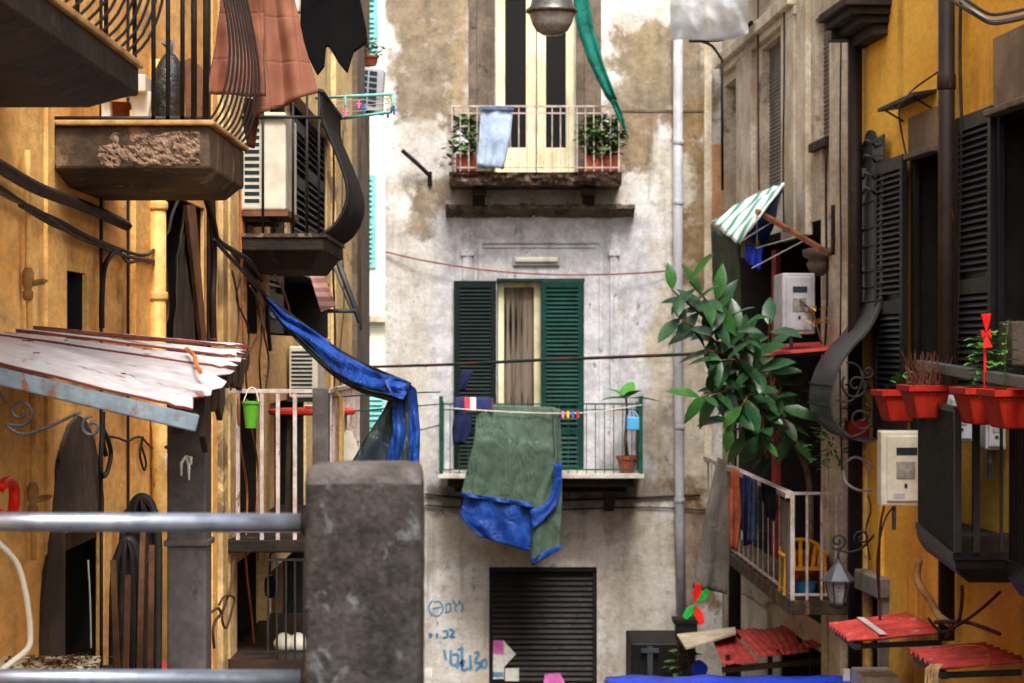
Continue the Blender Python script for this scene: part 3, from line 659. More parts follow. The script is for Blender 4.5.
# tall doorway with a drawn drape
m = MB(); q = [LW(183,205,.03),LW(192,205,.03),LW(204,348,.03),LW(199,348,.03)]; m.hexa(q, (.02,0,0)); m.build('drape_border', mWood, oc)
m = MB(); cloth(m, [LW(184,206,.012),LW(176,260,.012),LW(168,420,.012)], [LW(190,206,.012),LW(194,260,.012),LW(200,420,.012)], 24, 24, .02, 4, 1, axis=(1,0,0)); m.build('drape', M('dark_brown_drape_cloth', S(58,46,38), S(40,32,28), n1=3, rough=.95), oc, smooth=True, solid=.008)
# thin joints and small pipes
for px_, o_, r_, mt_ in ((128,.03,.007,mCable),(150.5,.03,.006,mCable),(101,.03,.008,mPipeD),(208.5,.03,.014,mPipeD)):
    m = MB(); m.tube([LW(px_,-100,o_), LW(px_+.4,900,o_)], r_, 6); m.build('conduit', mt_, oc)
# pipes and services of the ochre house
m = MB(); d = ld(157); m.tube([LW(157,60,.06), LW(157,400,.06), LW(161,430,.09), LW(162.5,661,.09)], .045, 12); yp = m.build('drainpipe', mPipeY, oc, smooth=True)
m = MB(); m.tube([LW(162.5,660,.09), LW(163,900,.09)], .05, 12); m.build('red_pipe_foot', mRedP, yp, smooth=True)
for y in (210,300,392,470):
    m = MB(); p = LW(157 if y < 410 else 162, y, .06 if y < 410 else .09); m.lathe((p.x,p.y,p.z), [(.052,0),(.055,.01),(.055,.03),(.052,.04)], 14); m.build('pipe_collar', mPipeY, yp, smooth=True)
m = MB(); m.tube([LW(27,150,.03), LW(28,200,.03), LW(28,272,.03), LW(30,335,.03), LW(33,425,.03), LW(33.5,560,.03)], .012, 8); wp = m.build('water_pipe', mPipeY, oc, smooth=True)
for px, py, s in ((28,284,1),(33,500,.9)):
    m = MB(); p = LW(px,py,.03); m.lathe(p-Vector((0,0,.06*s)), [(.013,0),(.02,.01),(.02,.03),(.013,.04),(.022,.06),(.022,.1),(.013,.12)], 10); m.tube([p, p+Vector((.06,.0,.01))], .012, 8); m.tube([p+Vector((.06,-.03,.012)), p+Vector((.06,.03,.012))], .007, 6); m.build('stop_valve', mEdge, wp, smooth=True)
def lcable(pts, r, mt, label, name='wall_cable', cat='cable', group=None, off=.05):
    return line([LW(a,b,off) if len(c) == 0 else LW(a,b,c[0]) for a,b,*c in pts], r, mt, name, label, cat, group)
lcable([(-30,150),(0,167),(40,190),(85,207),(112,219),(127,226,.09)], .026, mPipeD, 'fat dark drain hose running slantwise below the rubble edged balcony', 'drain_hose', 'hose', off=.07)
lcable([(-20,176),(0,188),(30,208),(60,222),(85,236),(110,248),(118,250)], .011, mCable, 'sagging dark cable below the drain hose on the ochre wall')
lcable([(-20,180),(10,198),(40,212),(75,236),(100,246),(125,256),(148,260),(165,262)], .009, mCableB, 'brown cable twisted along the ochre wall under the drain hose')
lcable([(20,205),(55,226),(90,238),(122,250),(140,255),(152,252),(160,238),(168,232),(172,215),(178,200)], .009, mCable, 'cable that rises in a curl beside the yellow drainpipe')
lcable([(118,250),(110,256),(104,270),(102,300),(102,328)], .013, mCable, 'short black cable dropping down the ochre wall by the cable bunch')
lcable([(120,252),(128,262),(142,260),(155,264),(164,266),(166,275),(168,310),(166,322)], .008, mCableB, 'thin cable hooked over the yellow drainpipe')
lcable([(106,455),(103,440),(103,412),(101,470),(106,474),(111,455),(108,440),(103,430)], .011, mCable, 'black cable coiled in a loop under the tin roof')
lcable([(105,436),(118,438),(127,441),(140,437),(152,448),(160,450),(170,449)], .006, mCable, 'thin wire strung below the tin roof to the yellow pipe')
lcable([(143,437),(140,455),(144,470),(146,462),(141,445)], .006, mCable, 'tuft of dark wire ends on the ochre wall below the tin roof')
t = lcable([(1,487),(8,481),(14,488),(13,510),(7,522),(-1,514)], .02, mRedPl, 'loop of bright orange red hose hanging on the ochre wall', 'hose', 'hose', off=.1)
line([P(-15,533,7.4),P(4,548,7.4),P(18,566,7.42),P(26,596,7.44),P(30,630,7.46),P(28,648,7.46),P(12,662,7.44),P(-12,680,7.4)], .0105, mWhite, 'hose', 'white hose curving down in front of the ochre wall', 'hose', n=8)
# nearest balcony
m = MB(); zt, zb = E+1.01, E+.86; m.box((LX,5.2,zb+.03),(-1.31,7.9,zt)); m.add([], [])
m.hexa([(LX,5.4,zb-.02),(-1.44,5.4,zb-.02),(-1.33,5.25,zb+.031),(LX,5.25,zb+.031)], (0,.001,0))
b = MB(); b.box((LX,5.2,zb+.03),(-1.31,7.9,zt-.02))
q0 = [(LX,5.25,zb+.03),(-1.33,5.25,zb+.03),(-1.33,7.87,zb+.03),(LX,7.87,zb+.03)]; q1 = [(LX,5.5,zb-.03),(-1.45,5.5,zb-.03),(-1.45,7.7,zb-.03),(LX,7.7,zb-.03)]
b.add(q0+q1, [[4,5,6,7],[0,1,5,4],[1,2,6,5],[2,3,7,6],[3,0,4,7]])
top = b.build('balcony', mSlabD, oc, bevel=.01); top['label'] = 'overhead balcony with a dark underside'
m = MB(); m.box((-1.33,5.2,zt-.022),(-1.295,7.915,zt)); m.box((LX,7.88,zt-.021),(-1.3,7.912,zt-.001)); m.build('edge_moulding', mEdge, top, bevel=.005)
def belly(m, base, out, h, blg, r=.008):
    base = Vector(base); out = Vector(out); pts = [base+out*o+Vector((0,0,z)) for o, z in ((0,0),(blg*.55,h*.07),(blg*.95,h*.2),(blg,h*.34),(blg*.72,h*.5),(blg*.3,h*.68),(0,h*.82),(0,h))]
    m.tube(spline(pts, 3), r, 5)
m = MB()
for i in range(22): belly(m, (-1.33, 5.3+i*.12, zt), (1,0,0), 1.0, .12, .0055)
m.tube([(-1.33,5.25,zt+1.0),(-1.33,7.87,zt+1.0)], .014, 6); m.tube([(-1.33,7.87,zt+1.0),(LX,7.87,zt+1.0)], .014, 6)
for i in range(5): m.bar((-1.72+i*.1,7.87,zt),(-1.72+i*.1,7.87,zt+1),.014)
m.build('railing', mIron, top, smooth=True)
# second balcony
zt = E+.9; zb = zt-.19
b = MB(); b.box((LX,8.82,zb),(-1.185,9.95,zt-.02))
q0 = [(LX,8.84,zb),(-1.2,8.84,zb),(-1.2,9.94,zb),(LX,9.94,zb)]; q1 = [(LX,9.15,zb-.055),(-1.25,9.15,zb-.055),(-1.25,9.86,zb-.055),(LX,9.86,zb-.055)]
b.add(q0+q1, [[4,5,6,7],[0,1,5,4],[1,2,6,5],[2,3,7,6],[3,0,4,7]])
sec = b.build('balcony', mSlab, oc, bevel=.012); sec['label'] = 'balcony with a crumbling rubble edge'
m = MB(); m.box((LX,8.79,zt-.02),(-1.165,9.97,zt)); m.build('edge_moulding', mEdge, sec, bevel=.006)
m = MB(); rows = []
for j in range(19):
    v = j/18; row = []
    for i in range(61):
        u = i/60; px = lerp(78,204,u); py = lerp(129,168,v); p = P(px,py,8.82)
        n1 = mnoise.noise(Vector((px*.05,py*.05,1))); n2 = mnoise.noise(Vector((px*.16,py*.2,5))); n3 = mnoise.noise(Vector((px*.4,py*.5,9)))
        k = min(1, max(0, (min(v,1-v)*9-.1+n1*1.3)*1.2))*min(1, max(0,(px-84-(26 if v < .4 else 0)+n1*22)/14))*min(1,max(0,(203-px)/4))
        p.y = 8.835-k*(.02+.014*n2+.009*n3+.006*mnoise.noise(Vector((px*.9,py*1.1,3)))); row.append(p)
    rows.append(row)
m.grid(rows); m.build('rubble_edge', M('exposed_rubble', S(150,122,100), S(112,90,72), S(84,68,56), n1=9, n2=40, grain=.45, bmp=.9, bd=.02), sec)
m = MB()
for px in (153.5,168,182.5,194,206): p = P(px,118,8.86); m.bar((p.x,8.86,zt),(p.x,8.86,zt+1.0),.021 if px > 190 else .016)
m.bar((LX,8.86,zt+.012),(-1.2,8.86,zt+.012),.016); m.bar((LX,8.86,zt+1),(-1.2,8.86,zt+1),.03)
for i in range(9): belly(m, (-1.2, 8.88+i*.128, zt), (1,0,0), 1.0, .085, .0055)
m.tube([(-1.2,8.86,zt+1.0),(-1.2,9.92,zt+1.0)], .014, 6); m.build('railing', mIron, sec, smooth=True)
# things on the second balcony
c = Vector((P(116,0,9.3).x,9.3,zt)); t = T('flower_pot', 'brown clay pot in the shade under the overhead balcony', 'pot', c); pot(t, c, .06, .12, mTer, 'pot_body')
c = Vector((P(166,0,9.3).x,9.3,zt)); t = T('rubbish_bag', 'glossy black rubbish bag leaning behind the iron balcony bars', 'bag', c)
m = MB(); vs = []; prof = [(.03,0),(.055,.02),(.062,.1),(.066,.2),(.06,.27),(.035,.31),(.02,.325)]
n = 20; fs = []
for i, (r, z) in enumerate(prof):
    for k in range(n):
        a = 6.283*k/n; w = 1+.22*mnoise.noise(Vector((math.cos(a)*2, math.sin(a)*2, z*14))); vs.append(c+Vector((r*w*math.cos(a)+z*.05, r*w*math.sin(a), z)))
for i in range(len(prof)-1):
    for k in range(n): fs.append([i*n+k, i*n+(k+1)%n, (i+1)*n+(k+1)%n, (i+1)*n+k])
fs.append(list(range(n))[::-1]); m.add(vs, fs); m.build('bag_body', M('black_plastic_film', (.01,.01,.011), (.016,.016,.018), rough=.2, n1=9, bmp=.6, bd=.02, spec=.7), t, smooth=True, sub=1)
m = MB()
for k in range(7):
    a = 6.283*k/7; leaf(m, c+Vector((.016,0,.32)), (math.cos(a)*.5,math.sin(a)*.5,1.0), X, .07, .05, .3)
m.build('tied_neck', M('silver_plastic_film', S(190,196,206), S(70,72,80), rough=.2, n1=12, bmp=.3, spec=.7), t)
c = Vector((P(138,0,9.2).x,9.2,zt)); t = T('stool', 'white painted wooden stool on the balcony beside the black rubbish bag', 'stool', c)
m = MB(); a = P(103,92,9.1); b = P(156,82,9.35); m.box((a.x,9.08,a.z),(b.x,9.3,b.z)); m.build('seat', mWhite, t, bevel=.006)
m = MB(); a = P(122,80,9.15); b = P(142,69,9.3); m.box((a.x,9.1,a.z),(b.x,9.28,b.z)); m.build('block', mWhite, t, bevel=.006)
m = MB(); q = [P(131,93,9.2),P(154,93,9.2),P(149,140,9.2),P(137,140,9.2)]; q = [Vector((v.x,9.14,max(v.z,zt))) for v in q]; m.hexa(q, (0,.06,0)); m.build('leg', mWhite, t, bevel=.006)
m = MB(); q = [Vector((P(106,0,9.25).x,9.14,zt)),Vector((P(116,0,9.25).x,9.14,zt)),Vector((P(114,0,9.25).x,9.14,P(0,93,9.2).z)),Vector((P(106,0,9.25).x,9.14,P(0,93,9.2).z))]; m.hexa(q, (0,.06,0)); m.build('leg', mWhite, t, bevel=.006)
m = MB(); q = [Vector((P(x,0,9.6).x,9.6,P(0,y,9.6).z)) for x,y in ((184,60),(190,57),(204,68),(204,72),(200,140),(186,140))]; m.prism(q, (0,.12,0)); m.thing('crate', mWood, 'brown wooden crate behind the iron bars near the quilt', 'crate', bevel=.006)
# ------------------------------------------------------------------ tin roof (lean-to)
F0 = Vector((LX,6.9,E+.009)); F1 = P(192,413,7.2); C1 = P(254,350,9.0); D1 = Vector((LX,8.6,E+.06))
def tp(s, t): return D1.lerp(C1, s).lerp(F0.lerp(F1, s), t)
ro = T('lean_to_roof', 'ragged tin lean to roof of overlapping pale sheets with rusty edges on a lead grey post', 'roof', P(190,690,7.6))
rr = random.Random(11); cuts = [0,.12,.26,.42,1.0]
for k in range(4):
    m = MB(); t0, t1 = cuts[k]-(.03 if k else 0), cuts[k+1]; rows = []; nn = 9
    for j in range(nn+1):
        t = lerp(t0, t1, j/nn); jag = 1.0+rr.uniform(-.05,.035)+(.035 if j in (0,nn) else 0)-.012*(3-k); row = []
        for i in range(31):
            s = jag*i/30; p = tp(s, t); edge = max(0, (s-.85)/.2)
            p.z += .012+.009*(3-k)*(j/nn)+.006*math.sin(j/nn*math.pi)+(rr.uniform(-.012,.012)*edge)+.004*mnoise.noise(p*6)
            row.append(p)
        rows.append(row)
    m.grid(rows); o = m.build('roof_sheet', mTinL, ro); o.data.materials.append(mRust)
    md = o.modifiers.new('thickness','SOLIDIFY'); md.thickness = .009; md.material_offset_rim = 1
for s, rad in ((0.62,.006),):
    m = MB(); m.tube(spline([tp(.78,.35)+Z*.05, tp(.86,.5)+Z*.06, tp(.9,.62)+Z*.07, tp(.95,.72)+Z*.06],4), .008, 6); m.build('copper_offcut', mCableO, ro)
m = MB(); m.bar(F0-Z*.037+Vector((0,.03,0)), F1-Z*.034+Vector((.01,.03,0)), .04, .056); m.build('front_beam', mBeam, ro, bevel=.005)
m = MB(); m.bar(F1-Z*.05+Vector((-.05,.05,0)), C1-Z*.05+Vector((-.06,0,0)), .04, .04); m.build('side_beam', mDarkW, ro)
for i in range(2,9):
    m = MB(); t = 1-i/9; p = tp(.985,t); h = rr.uniform(.07,.2)*(.9 if i < 5 else .6); p.z -= .01; wd = rr.uniform(.04,.07)
    q = tp(.985,max(0,t-.09)); q.z -= .01; m.prism([p, q, q-Z*h*rr.uniform(.6,1), p.lerp(q,.5)-Z*h*1.15, p-Z*h*rr.uniform(.6,1)], (-.02,0,0)); m.build('edge_fringe', mDarkW, ro)  # dark flaps stand for hanging sheet ends and the shadow under the roof
a = P(169,430,8.2); b = P(208,430,8.2)
m = MB(); m.box((a.x,8.15,0.0),(b.x,8.3,E-.15)); m.build('post', mPierM, ro, bevel=.006)
m = MB(); m.box((a.x-.01,8.135,zd(545,8.2)),(b.x+.01,8.315,zd(539,8.2))); m.build('post_band', mPierM, ro, bevel=.004)
m = MB(); y = 7.05; u = Vector((1,0,0)); v = Z; pc = lambda x, yy: P(x,yy,y)
pts = [pc(-30,402),pc(-14,420),pc(0,432)]
s1 = scroll(pc(20,412), .05, 1.6, u, v, math.pi*1.0)
m.tube(s1[::-1][:-4]+spline([s1[3], pc(6,425), pc(22,434), pc(48,427), pc(80,412)],5), .0055, 6)
s2 = scroll(pc(92,427), .035, 1.4, u, v, math.pi*.5); m.tube(s2, .0055, 6)
s3 = scroll(pc(-8,404), .045, 1.3, u, v, 0); m.tube(s3, .0055, 6)
m.build('scroll_bracket', mIronG, ro, smooth=True)
lcable([(166,447),(176,452),(190,462),(200,470),(209,474)], .008, mCable, 'black cable wrapped round the lead grey post under the tin roof', off=.35)
for i, (x, y, lab_) in enumerate(((186,456,'white rag ribbon tied to the cable on the lead grey post'),(169,452,'white rag ribbon tied beside the yellow pipe under the tin roof'))):
    m = MB(); q = P(x,y,8.05 if i == 0 else 10.9); k = 1 if i == 0 else 1.3
    for dx, dz in ((-.015,-.07),(.012,-.085),(.02,-.03)):
        e = q+Vector((dx*k,-.01,dz*k)); sd_ = Vector((.006*k,0,.002)); m.tube([q, q.lerp(e,.5)+Vector((dx*.5,-.01,.01)), e], [.004*k,.006*k,.003*k], 5)
    m.thing('ribbon', mPaper, lab_, 'ribbon')
rr = random.Random(41); m = MB()
for i in range(13):
    s_, t_ = rr.uniform(.1,.97), rr.uniform(.02,.95); p = tp(s_,t_)+Z*(.035+.005*rr.random()); r_ = rr.uniform(.004,.016)
    m.prism([p+Vector((math.cos(g)*r_*rr.uniform(.6,1.4), math.sin(g)*r_*rr.uniform(.6,1.6), 0)) for g in (0,1.2,2.4,3.6,4.8)], (0,0,.004))
m.build('rust_flakes', mRust, ro)['kind'] = 'stuff'
# dark frames and boards leaning on the wall under the roof
mChairC = M('dark_brown_canvas', S(46,39,34), S(30,26,23), S(70,58,48), n1=5, rough=.95, crease=1.2)
def hoop(px0, px1, py0, d, lab, w=.02):
    a = P(px0,760,d); b = P(px1,760,d); tp_ = P((px0+px1)/2,py0,d+.1); h = (b-a)
    xs = x_ = px1-px0; pts = [P(x,y,d+.1*(760-y)/220) for x,y in ((px0,760),(px0+1,py0+50),(px0+x_*.25,py0+12),(px0+x_*.55,py0),(px0+x_*.85,py0+12),(px1,py0+55),(px1-2,760))]
    t = T('folded_chair', lab, 'chair', a)
    m = MB(); m.tube(spline(pts,6), w, 8); m.build('frame', mIron, t, smooth=True)
    m = MB(); cloth(m, [pts[0], pts[1], pts[2], pts[3]-X*.01], [pts[6], pts[5], pts[4], pts[3]+X*.01], 12, 16, .03, 2.2, px0); m.build('canvas', mChairC, t, smooth=True, solid=.01)
    m = MB(); m.bar(a.lerp(tp_,.3), b.lerp(tp_,.3), .02); m.bar(a.lerp(tp_,.65), b.lerp(tp_,.65), .02); m.build('crossbar', mDarkW, t)
hoop(113,140,540,9.6,'folded chair with a black frame standing next to the arched doorway')
hoop(122,158,497,9.9,'taller folded black chair leaning next to the yellow pipe with a red foot')
for i, (x0, x1, y0, x2, d) in enumerate(((113,118,560,121,9.3),(143,147,530,137,9.5),(128,0,575,124,9.2),(152,0,545,149,9.4))):
    m = MB(); m.bar(P(x2,760,d), P(x0,y0,d+.15), .022, .02); m.thing('wooden_slat', mWood, ('thin wooden slat propped before the shorter folded chair','thin brown slat leaning across the taller folded chair','short slat standing in front of the shorter folded chair','slat standing between the taller folded chair and the yellow pipe')[i], 'slat')
line([P(88,560,9.2),P(90,600,9.15),P(91,648,9.1)], .004, mWhite, 'cord', 'thin white cord hanging in the arched doorway', 'cord')
# low table with a pale board
a = P(0,672,7.5); t = T('table', 'low pale topped table littered with dry leaves at the foot of the ochre wall', 'table', (-1.55,7.8,E-2))
zz = zd(672,7.6); m = MB(); q = [P(-40,675,7.5),P(88,675,7.5),P(101,657,8.0),P(-20,657,8.0)]; q = [Vector((p.x,p.y,zz)) for p in q]; m.hexa(q, (0,0,-.02)); m.build('top', mCream, t, bevel=.004)
for x, y in ((-1.42,7.55),(-1.42,7.9),(-1.74,7.55),(-1.74,7.9)):
    m = MB(); m.bar((x,y,E-2),(x,y,zz-.02),.03); m.build('leg', mDarkW, t)
m = MB(); rr = random.Random(2)
for i in range(140):
    px = rr.gauss(58,26); p = Vector((P(px,0,7.75).x, 7.6+rr.random()*.32, zz+.004+rr.random()*.012))
    if p.x < LX+.03 or p.x > -1.38: continue
    leaf(m, p, (rr.uniform(-1,1),rr.uniform(-1,1),rr.uniform(0,.4)), Z, .035, .018, .4)
tag(m.build('dry_leaves', M('dry_leaf', S(96,60,36), S(66,42,28), n1=9), smooth=False), 'dry brown leaves scattered on the low pale table', 'leaves', kind='stuff')
# ================================================================== farther ochre house
ho = T('balcony_house', 'pale ochre house with black shutters, an iron belly balcony and a cluttered lower balcony', 'building', (LX-1,20,0))
hh = lambda *a: lhole(*a, y0=YM)
rm = []; m = MB(); m.wall((LX,YM,0), Y, YE-YM, 0, ZT, X, [hh(262,287,60,238,.5), hh(290,327,118,245,.5), hh(247,330,270,336,.6), hh(234,259,392,545,.8), hh(264,306,400,545,.8), hh(233,259,556,900,.8), hh(264,312,556,900,.8)], .4, rm)
m.add([(LX,YM,ZT),(LX,YE,ZT),(LX-4,YE,ZT),(LX-4,YM,ZT)], [[0,1,2,3]]); m.add([(LX,YE,0),(LX,YE,ZT),(LX-4,YE,ZT),(LX-4,YE,0)], [[0,1,2,3]]); m.add([(LX,YM,0),(LX,YM,ZT),(LX-4,YM,ZT),(LX-4,YM,0)], [[0,1,2,3]])
m.build('wall', mOchre2, ho, weld=True); [r.build('dark_recess', mDark, ho, weld=True) for r in rm]
for a, b, o in ((215,220,.05),(224,231,.04),(259.5,263,.05),(331,338,.05)):
    m = MB(); lbox(m, a,b,-300,1200,-.02,o); m.build('pilaster', mOchre2, ho, bevel=.006)
m = MB(); lbox(m, 352,364.9,-300,1200,-.01,.06,358); m.build('end_strip', mStone, ho, bevel=.01)
m = MB(); m.tube([P(361,95,27.3),P(361,460,27.3)], .05, 10); m.build('downpipe', mStone, ho, smooth=True)
def lshut(px0, px1, py0, py1, lab, off=.0):
    d0, d1 = ld(px0), ld(px1); dm = (d0+d1)/2; z0, z1 = zd(py1,dm), zd(py0,dm)
    return shutter(ho, mBlackSh, mBlackSh, (LX+off-.06,d0,z0), Y, d1-d0, z1-z0, X, stile=.08, pitch=.06, mid=(.5,), label=lab)
lshut(290.3,308,119,244,'nearer black leaf of the belly balcony door'); lshut(308.4,326.7,119,244,'farther black leaf of the belly balcony door')
m = MB(); lbox(m, 288,329,113,118,-.02,.08,308); m.build('door_head', mOchre2, ho)
lshut(270,286,268,333,'black shutter in the window under the belly balcony'); 
m = MB(); lbox(m, 263,286.8,62,237,-.2,-.15); m.build('dark_door', mDarkW, ho)
for px0, px1, py0, py1, mt in ((240,252,395,540,mDarkW),(270,282,402,540,mWood),(289,296,402,540,mOchre2),(242,250,565,900,mPierM),(274,281,560,900,mBeigeL),(288,293,560,900,mBeigeL),(300,304,560,900,mWood)):
    m = MB(); lbox(m, px0,px1,py0,py1,-.3,-.18); m.build('door_panel', mt, ho)
# belly balcony
d0, d1 = 14.95, 16.6; zt = E+.77; zb = E+.54; xo = -1.25
b = MB(); b.box((LX,d0,zb+.12),(xo,d1,zt)); q0 = [(LX,d0+.02,zb+.12),(xo-.02,d0+.02,zb+.12),(xo-.02,d1-.02,zb+.12),(LX,d1-.02,zb+.12)]; q1 = [(LX,d0+.16,zb),(xo-.1,d0+.16,zb),(xo-.1,d1-.16,zb),(LX,d1-.16,zb)]
b.add(q0+q1, [[4,5,6,7],[0,1,5,4],[1,2,6,5],[2,3,7,6],[3,0,4,7]]); bal = b.build('balcony', mSlabD, ho, bevel=.01); bal['label'] = 'dark balcony with a bulging iron railing'
m = MB(); m.box((LX,d0-.015,zt-.02),(xo+.015,d1+.015,zt+.004)); m.build('edge_moulding', mBrickE, bal)
m = MB()
for i in range(17): belly(m, (xo-.02, d0+.05+i*.098, zt), (1,0,0), .97, .17, .013)
for px in (263,293,307,319): p = P(px,200,d0+.03); m.bar((p.x,d0+.03,zt),(p.x,d0+.03,zt+.97),.016)
for z in (.95,.78): m.bar((LX,d0+.03,zt+z),(xo-.02,d0+.03,zt+z),.02)
m.tube([(xo-.02,d0+.03,zt+.95),(xo-.02,d1-.02,zt+.95)], .02, 6)
m.build('railing', mIron, bal, smooth=True)
# air conditioner on the balcony wall
def aircon(px0, px1, py0, py1, d, L, lab, slots, name='air_conditioner', frm=.1, to=.42):
    a = P(px0,py1,d); b = P(px1,py0,d); t = T(name, lab, 'air conditioner', (a.x,d,a.z))
    m = MB(); m.box((a.x,d,a.z),(b.x,d+L,b.z)); m.build('body', mWhite, t, bevel=.015)
    m = MB(); w = b.x-a.x; h = b.z-a.z
    for i in range(slots):
        z = a.z+h*(.06+.86*(i+.2)/slots); m.box((a.x+w*frm,d-.003,z),(a.x+w*to,d+.004,z+h*.86/slots*.55))
    m.build('vent_slots', mSlot, t)
    return t
aircon(240,286,112,210,15.0,.75,'large cream air conditioner with a column of dark slots above the belly balcony',12)
t = T('shelf', 'brown plank shelf on brackets carrying the large cream air conditioner', 'shelf', P(262,222,15.0))
m = MB(); a = P(238,216,14.98); b = P(288,210.5,14.98); m.box((a.x,14.98,a.z),(b.x,15.75,b.z)); m.build('plank', mWood, t)
m = MB(); a = P(238,222,15.1); b = P(270,216.5,15.1); m.box((a.x,15.05,a.z),(b.x,15.7,b.z)); m.build('lower_plank', mDarkW, t)
for px in (246,274):
    m = MB(); p = P(px,217,15.2); m.bar((p.x,15.2,E+.77),(p.x,15.2,p.z),.025); m.build('prop', mIron, t)
aircon(289,318,346,398,17.9,.6,'small cream louvred air conditioner half hidden under the blue tarpaulin',11,frm=.08,to=.8)
t = T('shelf', 'dark bracket shelf under the small louvred air conditioner', 'shelf', P(300,402,18.0)); m = MB(); a = P(287,402,17.9); b = P(322,398.5,17.9); m.box((a.x,17.9,a.z),(b.x,18.5,b.z)); m.build('plank', mIron, t)
m = MB(); m.bar((LX,18.1,a.z-.2),(b.x-.03,18.1,a.z),.02); m.build('bracket', mIron, t)
t = T('air_conditioner', 'grey air conditioner with dark grille at the far end of the ochre house', 'air conditioner', P(368,112,26.4))
m = MB(); q = [P(358,66,26.6),P(384,69,26.6),P(382,113,26.6),P(355,108,26.6)]; m.hexa(q, (0,.3,0)); m.build('body', mGreyB, t, bevel=.015)
m = MB()
for i in range(6):
    for k in range(2):
        f = lambda u, v: q[0].lerp(q[1],u).lerp(q[3].lerp(q[2],u),v)+Vector((0,-.006,0))
        u0 = .1+k*.36; v0 = .08+i*.14; m.hexa([f(u0,v0),f(u0+.3,v0),f(u0+.3,v0+.1),f(u0,v0+.1)], (0,.01,0))
m.build('vent_slots', mSlot, t)
m = MB(); m.bar(P(352,110,26.7), P(384,114,26.7), .04); m.build('bracket', mIron, t)
c = P(370,66,26.7); t = T('potted_plant', 'small pot of red flowers on top of the far grey air conditioner', 'potted plant', c); pot(t, c, .1, .12, mTer)
m = MB(); bush(m, c+Vector((0,0,.1)), .16, .12, .22, 60, .07, .05, 9); m.build('foliage', mLeafM, t); m = MB(); bush(m, c+Vector((0,0,.16)), .15, .12, .18, 24, .05, .05, 10); m.build('flower', mRedP, t)
# lower cluttered balcony
d0, d1 = 14.0, 17.2; zt = zd(540,14); xo = P(330,0,14).x
b = MB(); b.box((LX,d0,zt-.08),(xo+.02,d1,zt)); lb2 = b.build('balcony', mSlabD, ho, bevel=.01); lb2['label'] = 'cluttered balcony with pale rusty bars'
m = MB(); ztop = zd(391,14); px = lambda q: P(q,0,14.02).x
for q in (238,262,278,295): m.bar((px(q),d0+.02,zt),(px(q),d0+.02,ztop),.024)
m.bar((LX,d0+.02,ztop),(xo,d0+.02,ztop),.03,.025); m.bar((LX,d0+.02,zt+.06),(xo,d0+.02,zt+.06),.025)
for i in range(1,12): y = d0+.02+i*.26; m.bar((xo-.02,y,zt),(xo-.02,y,ztop),.02)
m.bar((xo-.02,d0+.02,ztop),(xo-.02,d1,ztop),.03,.025); m.build('railing', mWRail, lb2)
m = MB(); m.box((px(313),d0-.02,zt-.08),(px(329),d0+.09,ztop+.02)); m.build('corner_post', mPierM, lb2, bevel=.006)
c = Vector((P(253,0,14).x,13.9,zd(428,13.9))); t = T('bucket', 'small lime green bucket hooked on the pale balcony rail', 'bucket', c)
m = MB(); m.lathe(c, [(.035,0),(.052,.15),(.058,.15),(.058,.165),(.05,.165),(.046,.15),(.03,.01)], 18); m.build('bucket_body', mGreenP, t, smooth=False)
m = MB(); m.tube(spline([c+Vector((-.05,0,.15)),c+Vector((-.02,.04,.24)),c+Vector((.02,.05,.24)),c+Vector((.05,0,.15))],4), .004, 5); m.build('handle', mWhite, t)
c = Vector((P(312,0,15.5).x,15.5,zt)); t = T('round_table', 'round red topped table behind the pale balcony bars', 'table', c); h = zd(410,15.5)-zt
m = MB(); m.lathe(c+Vector((0,0,h)), [(.29,-.03),(.3,-.02),(.3,.0),(.28,.012)], 32); m.build('top', mRedP, t)
for k in range(4):
    a = .785+k*1.571; m = MB(); m.bar(c+Vector((math.cos(a)*.22,math.sin(a)*.22,0)), c+Vector((math.cos(a)*.2,math.sin(a)*.2,h-.03)), .03); m.build('leg', mDarkW, t)
m = MB(); p = c+Vector((.02,-.1,h+.013)); m.lathe(p, [(.05,0),(.07,.02),(.065,.022),(.04,.006)], 16); m.thing('dish', mWhite, 'small white dish on the round red table', 'dish')
m = MB(); m.tube([P(340,540,14.6),P(341,420,14.6),P(340,398,14.6),P(335,392,14.6),P(326,391,14.6)], .018, 8); m.thing('bent_pipe', mPipeY, 'rusty yellow bent pipe beside the dark corner post of the lower balcony', 'pipe', smooth=True)
m = MB(); q = [P(326,468,15),P(346,430,15),P(352,432,15),P(366,470,15)]; m.prism(q, (0,.03,0)); m.thing('slatted_panel', mWhite, 'pale slatted panel leaning behind the grey stone post', 'panel')
# lower terrace behind the grey stone post
zl = zd(660,14); b = MB(); b.box((LX,d0,zl-.07),(P(310,0,14).x,16.5,zl)); l3 = b.build('balcony', mDarkW, ho); l3['label'] = 'lowest ledge with thin black bars'
m = MB(); zt3 = zd(560,14)
for q in (268,277,286,295,304): m.bar((px(q),d0+.02,zl),(px(q),d0+.02,zt3),.012)
m.bar((px(266),d0+.02,zt3),(px(308),d0+.02,zt3),.016); m.bar((px(240),d0+.02,zl+.05),(px(308),d0+.02,zl+.05),.014); m.build('railing', mIron, l3)
for i, q in enumerate((284,298)):
    c = Vector((P(q,0,14.4).x,14.4,zl)); m = MB(); m.lathe(c, [(.03,0),(.06,.02),(.065,.06),(.045,.1),(.015,.12)], 14); m.v = [v+Vector((.01*mnoise.noise(v*20),.01*mnoise.noise(v*23),0)) for v in m.v]
    m.thing('sack', mWhite, ('lumpy white sack on the lowest ledge next to the black bars','second lumpy white sack on the lowest ledge touching the stone post')[i], 'sack', 'sacks on the lowest ledge', smooth=True)
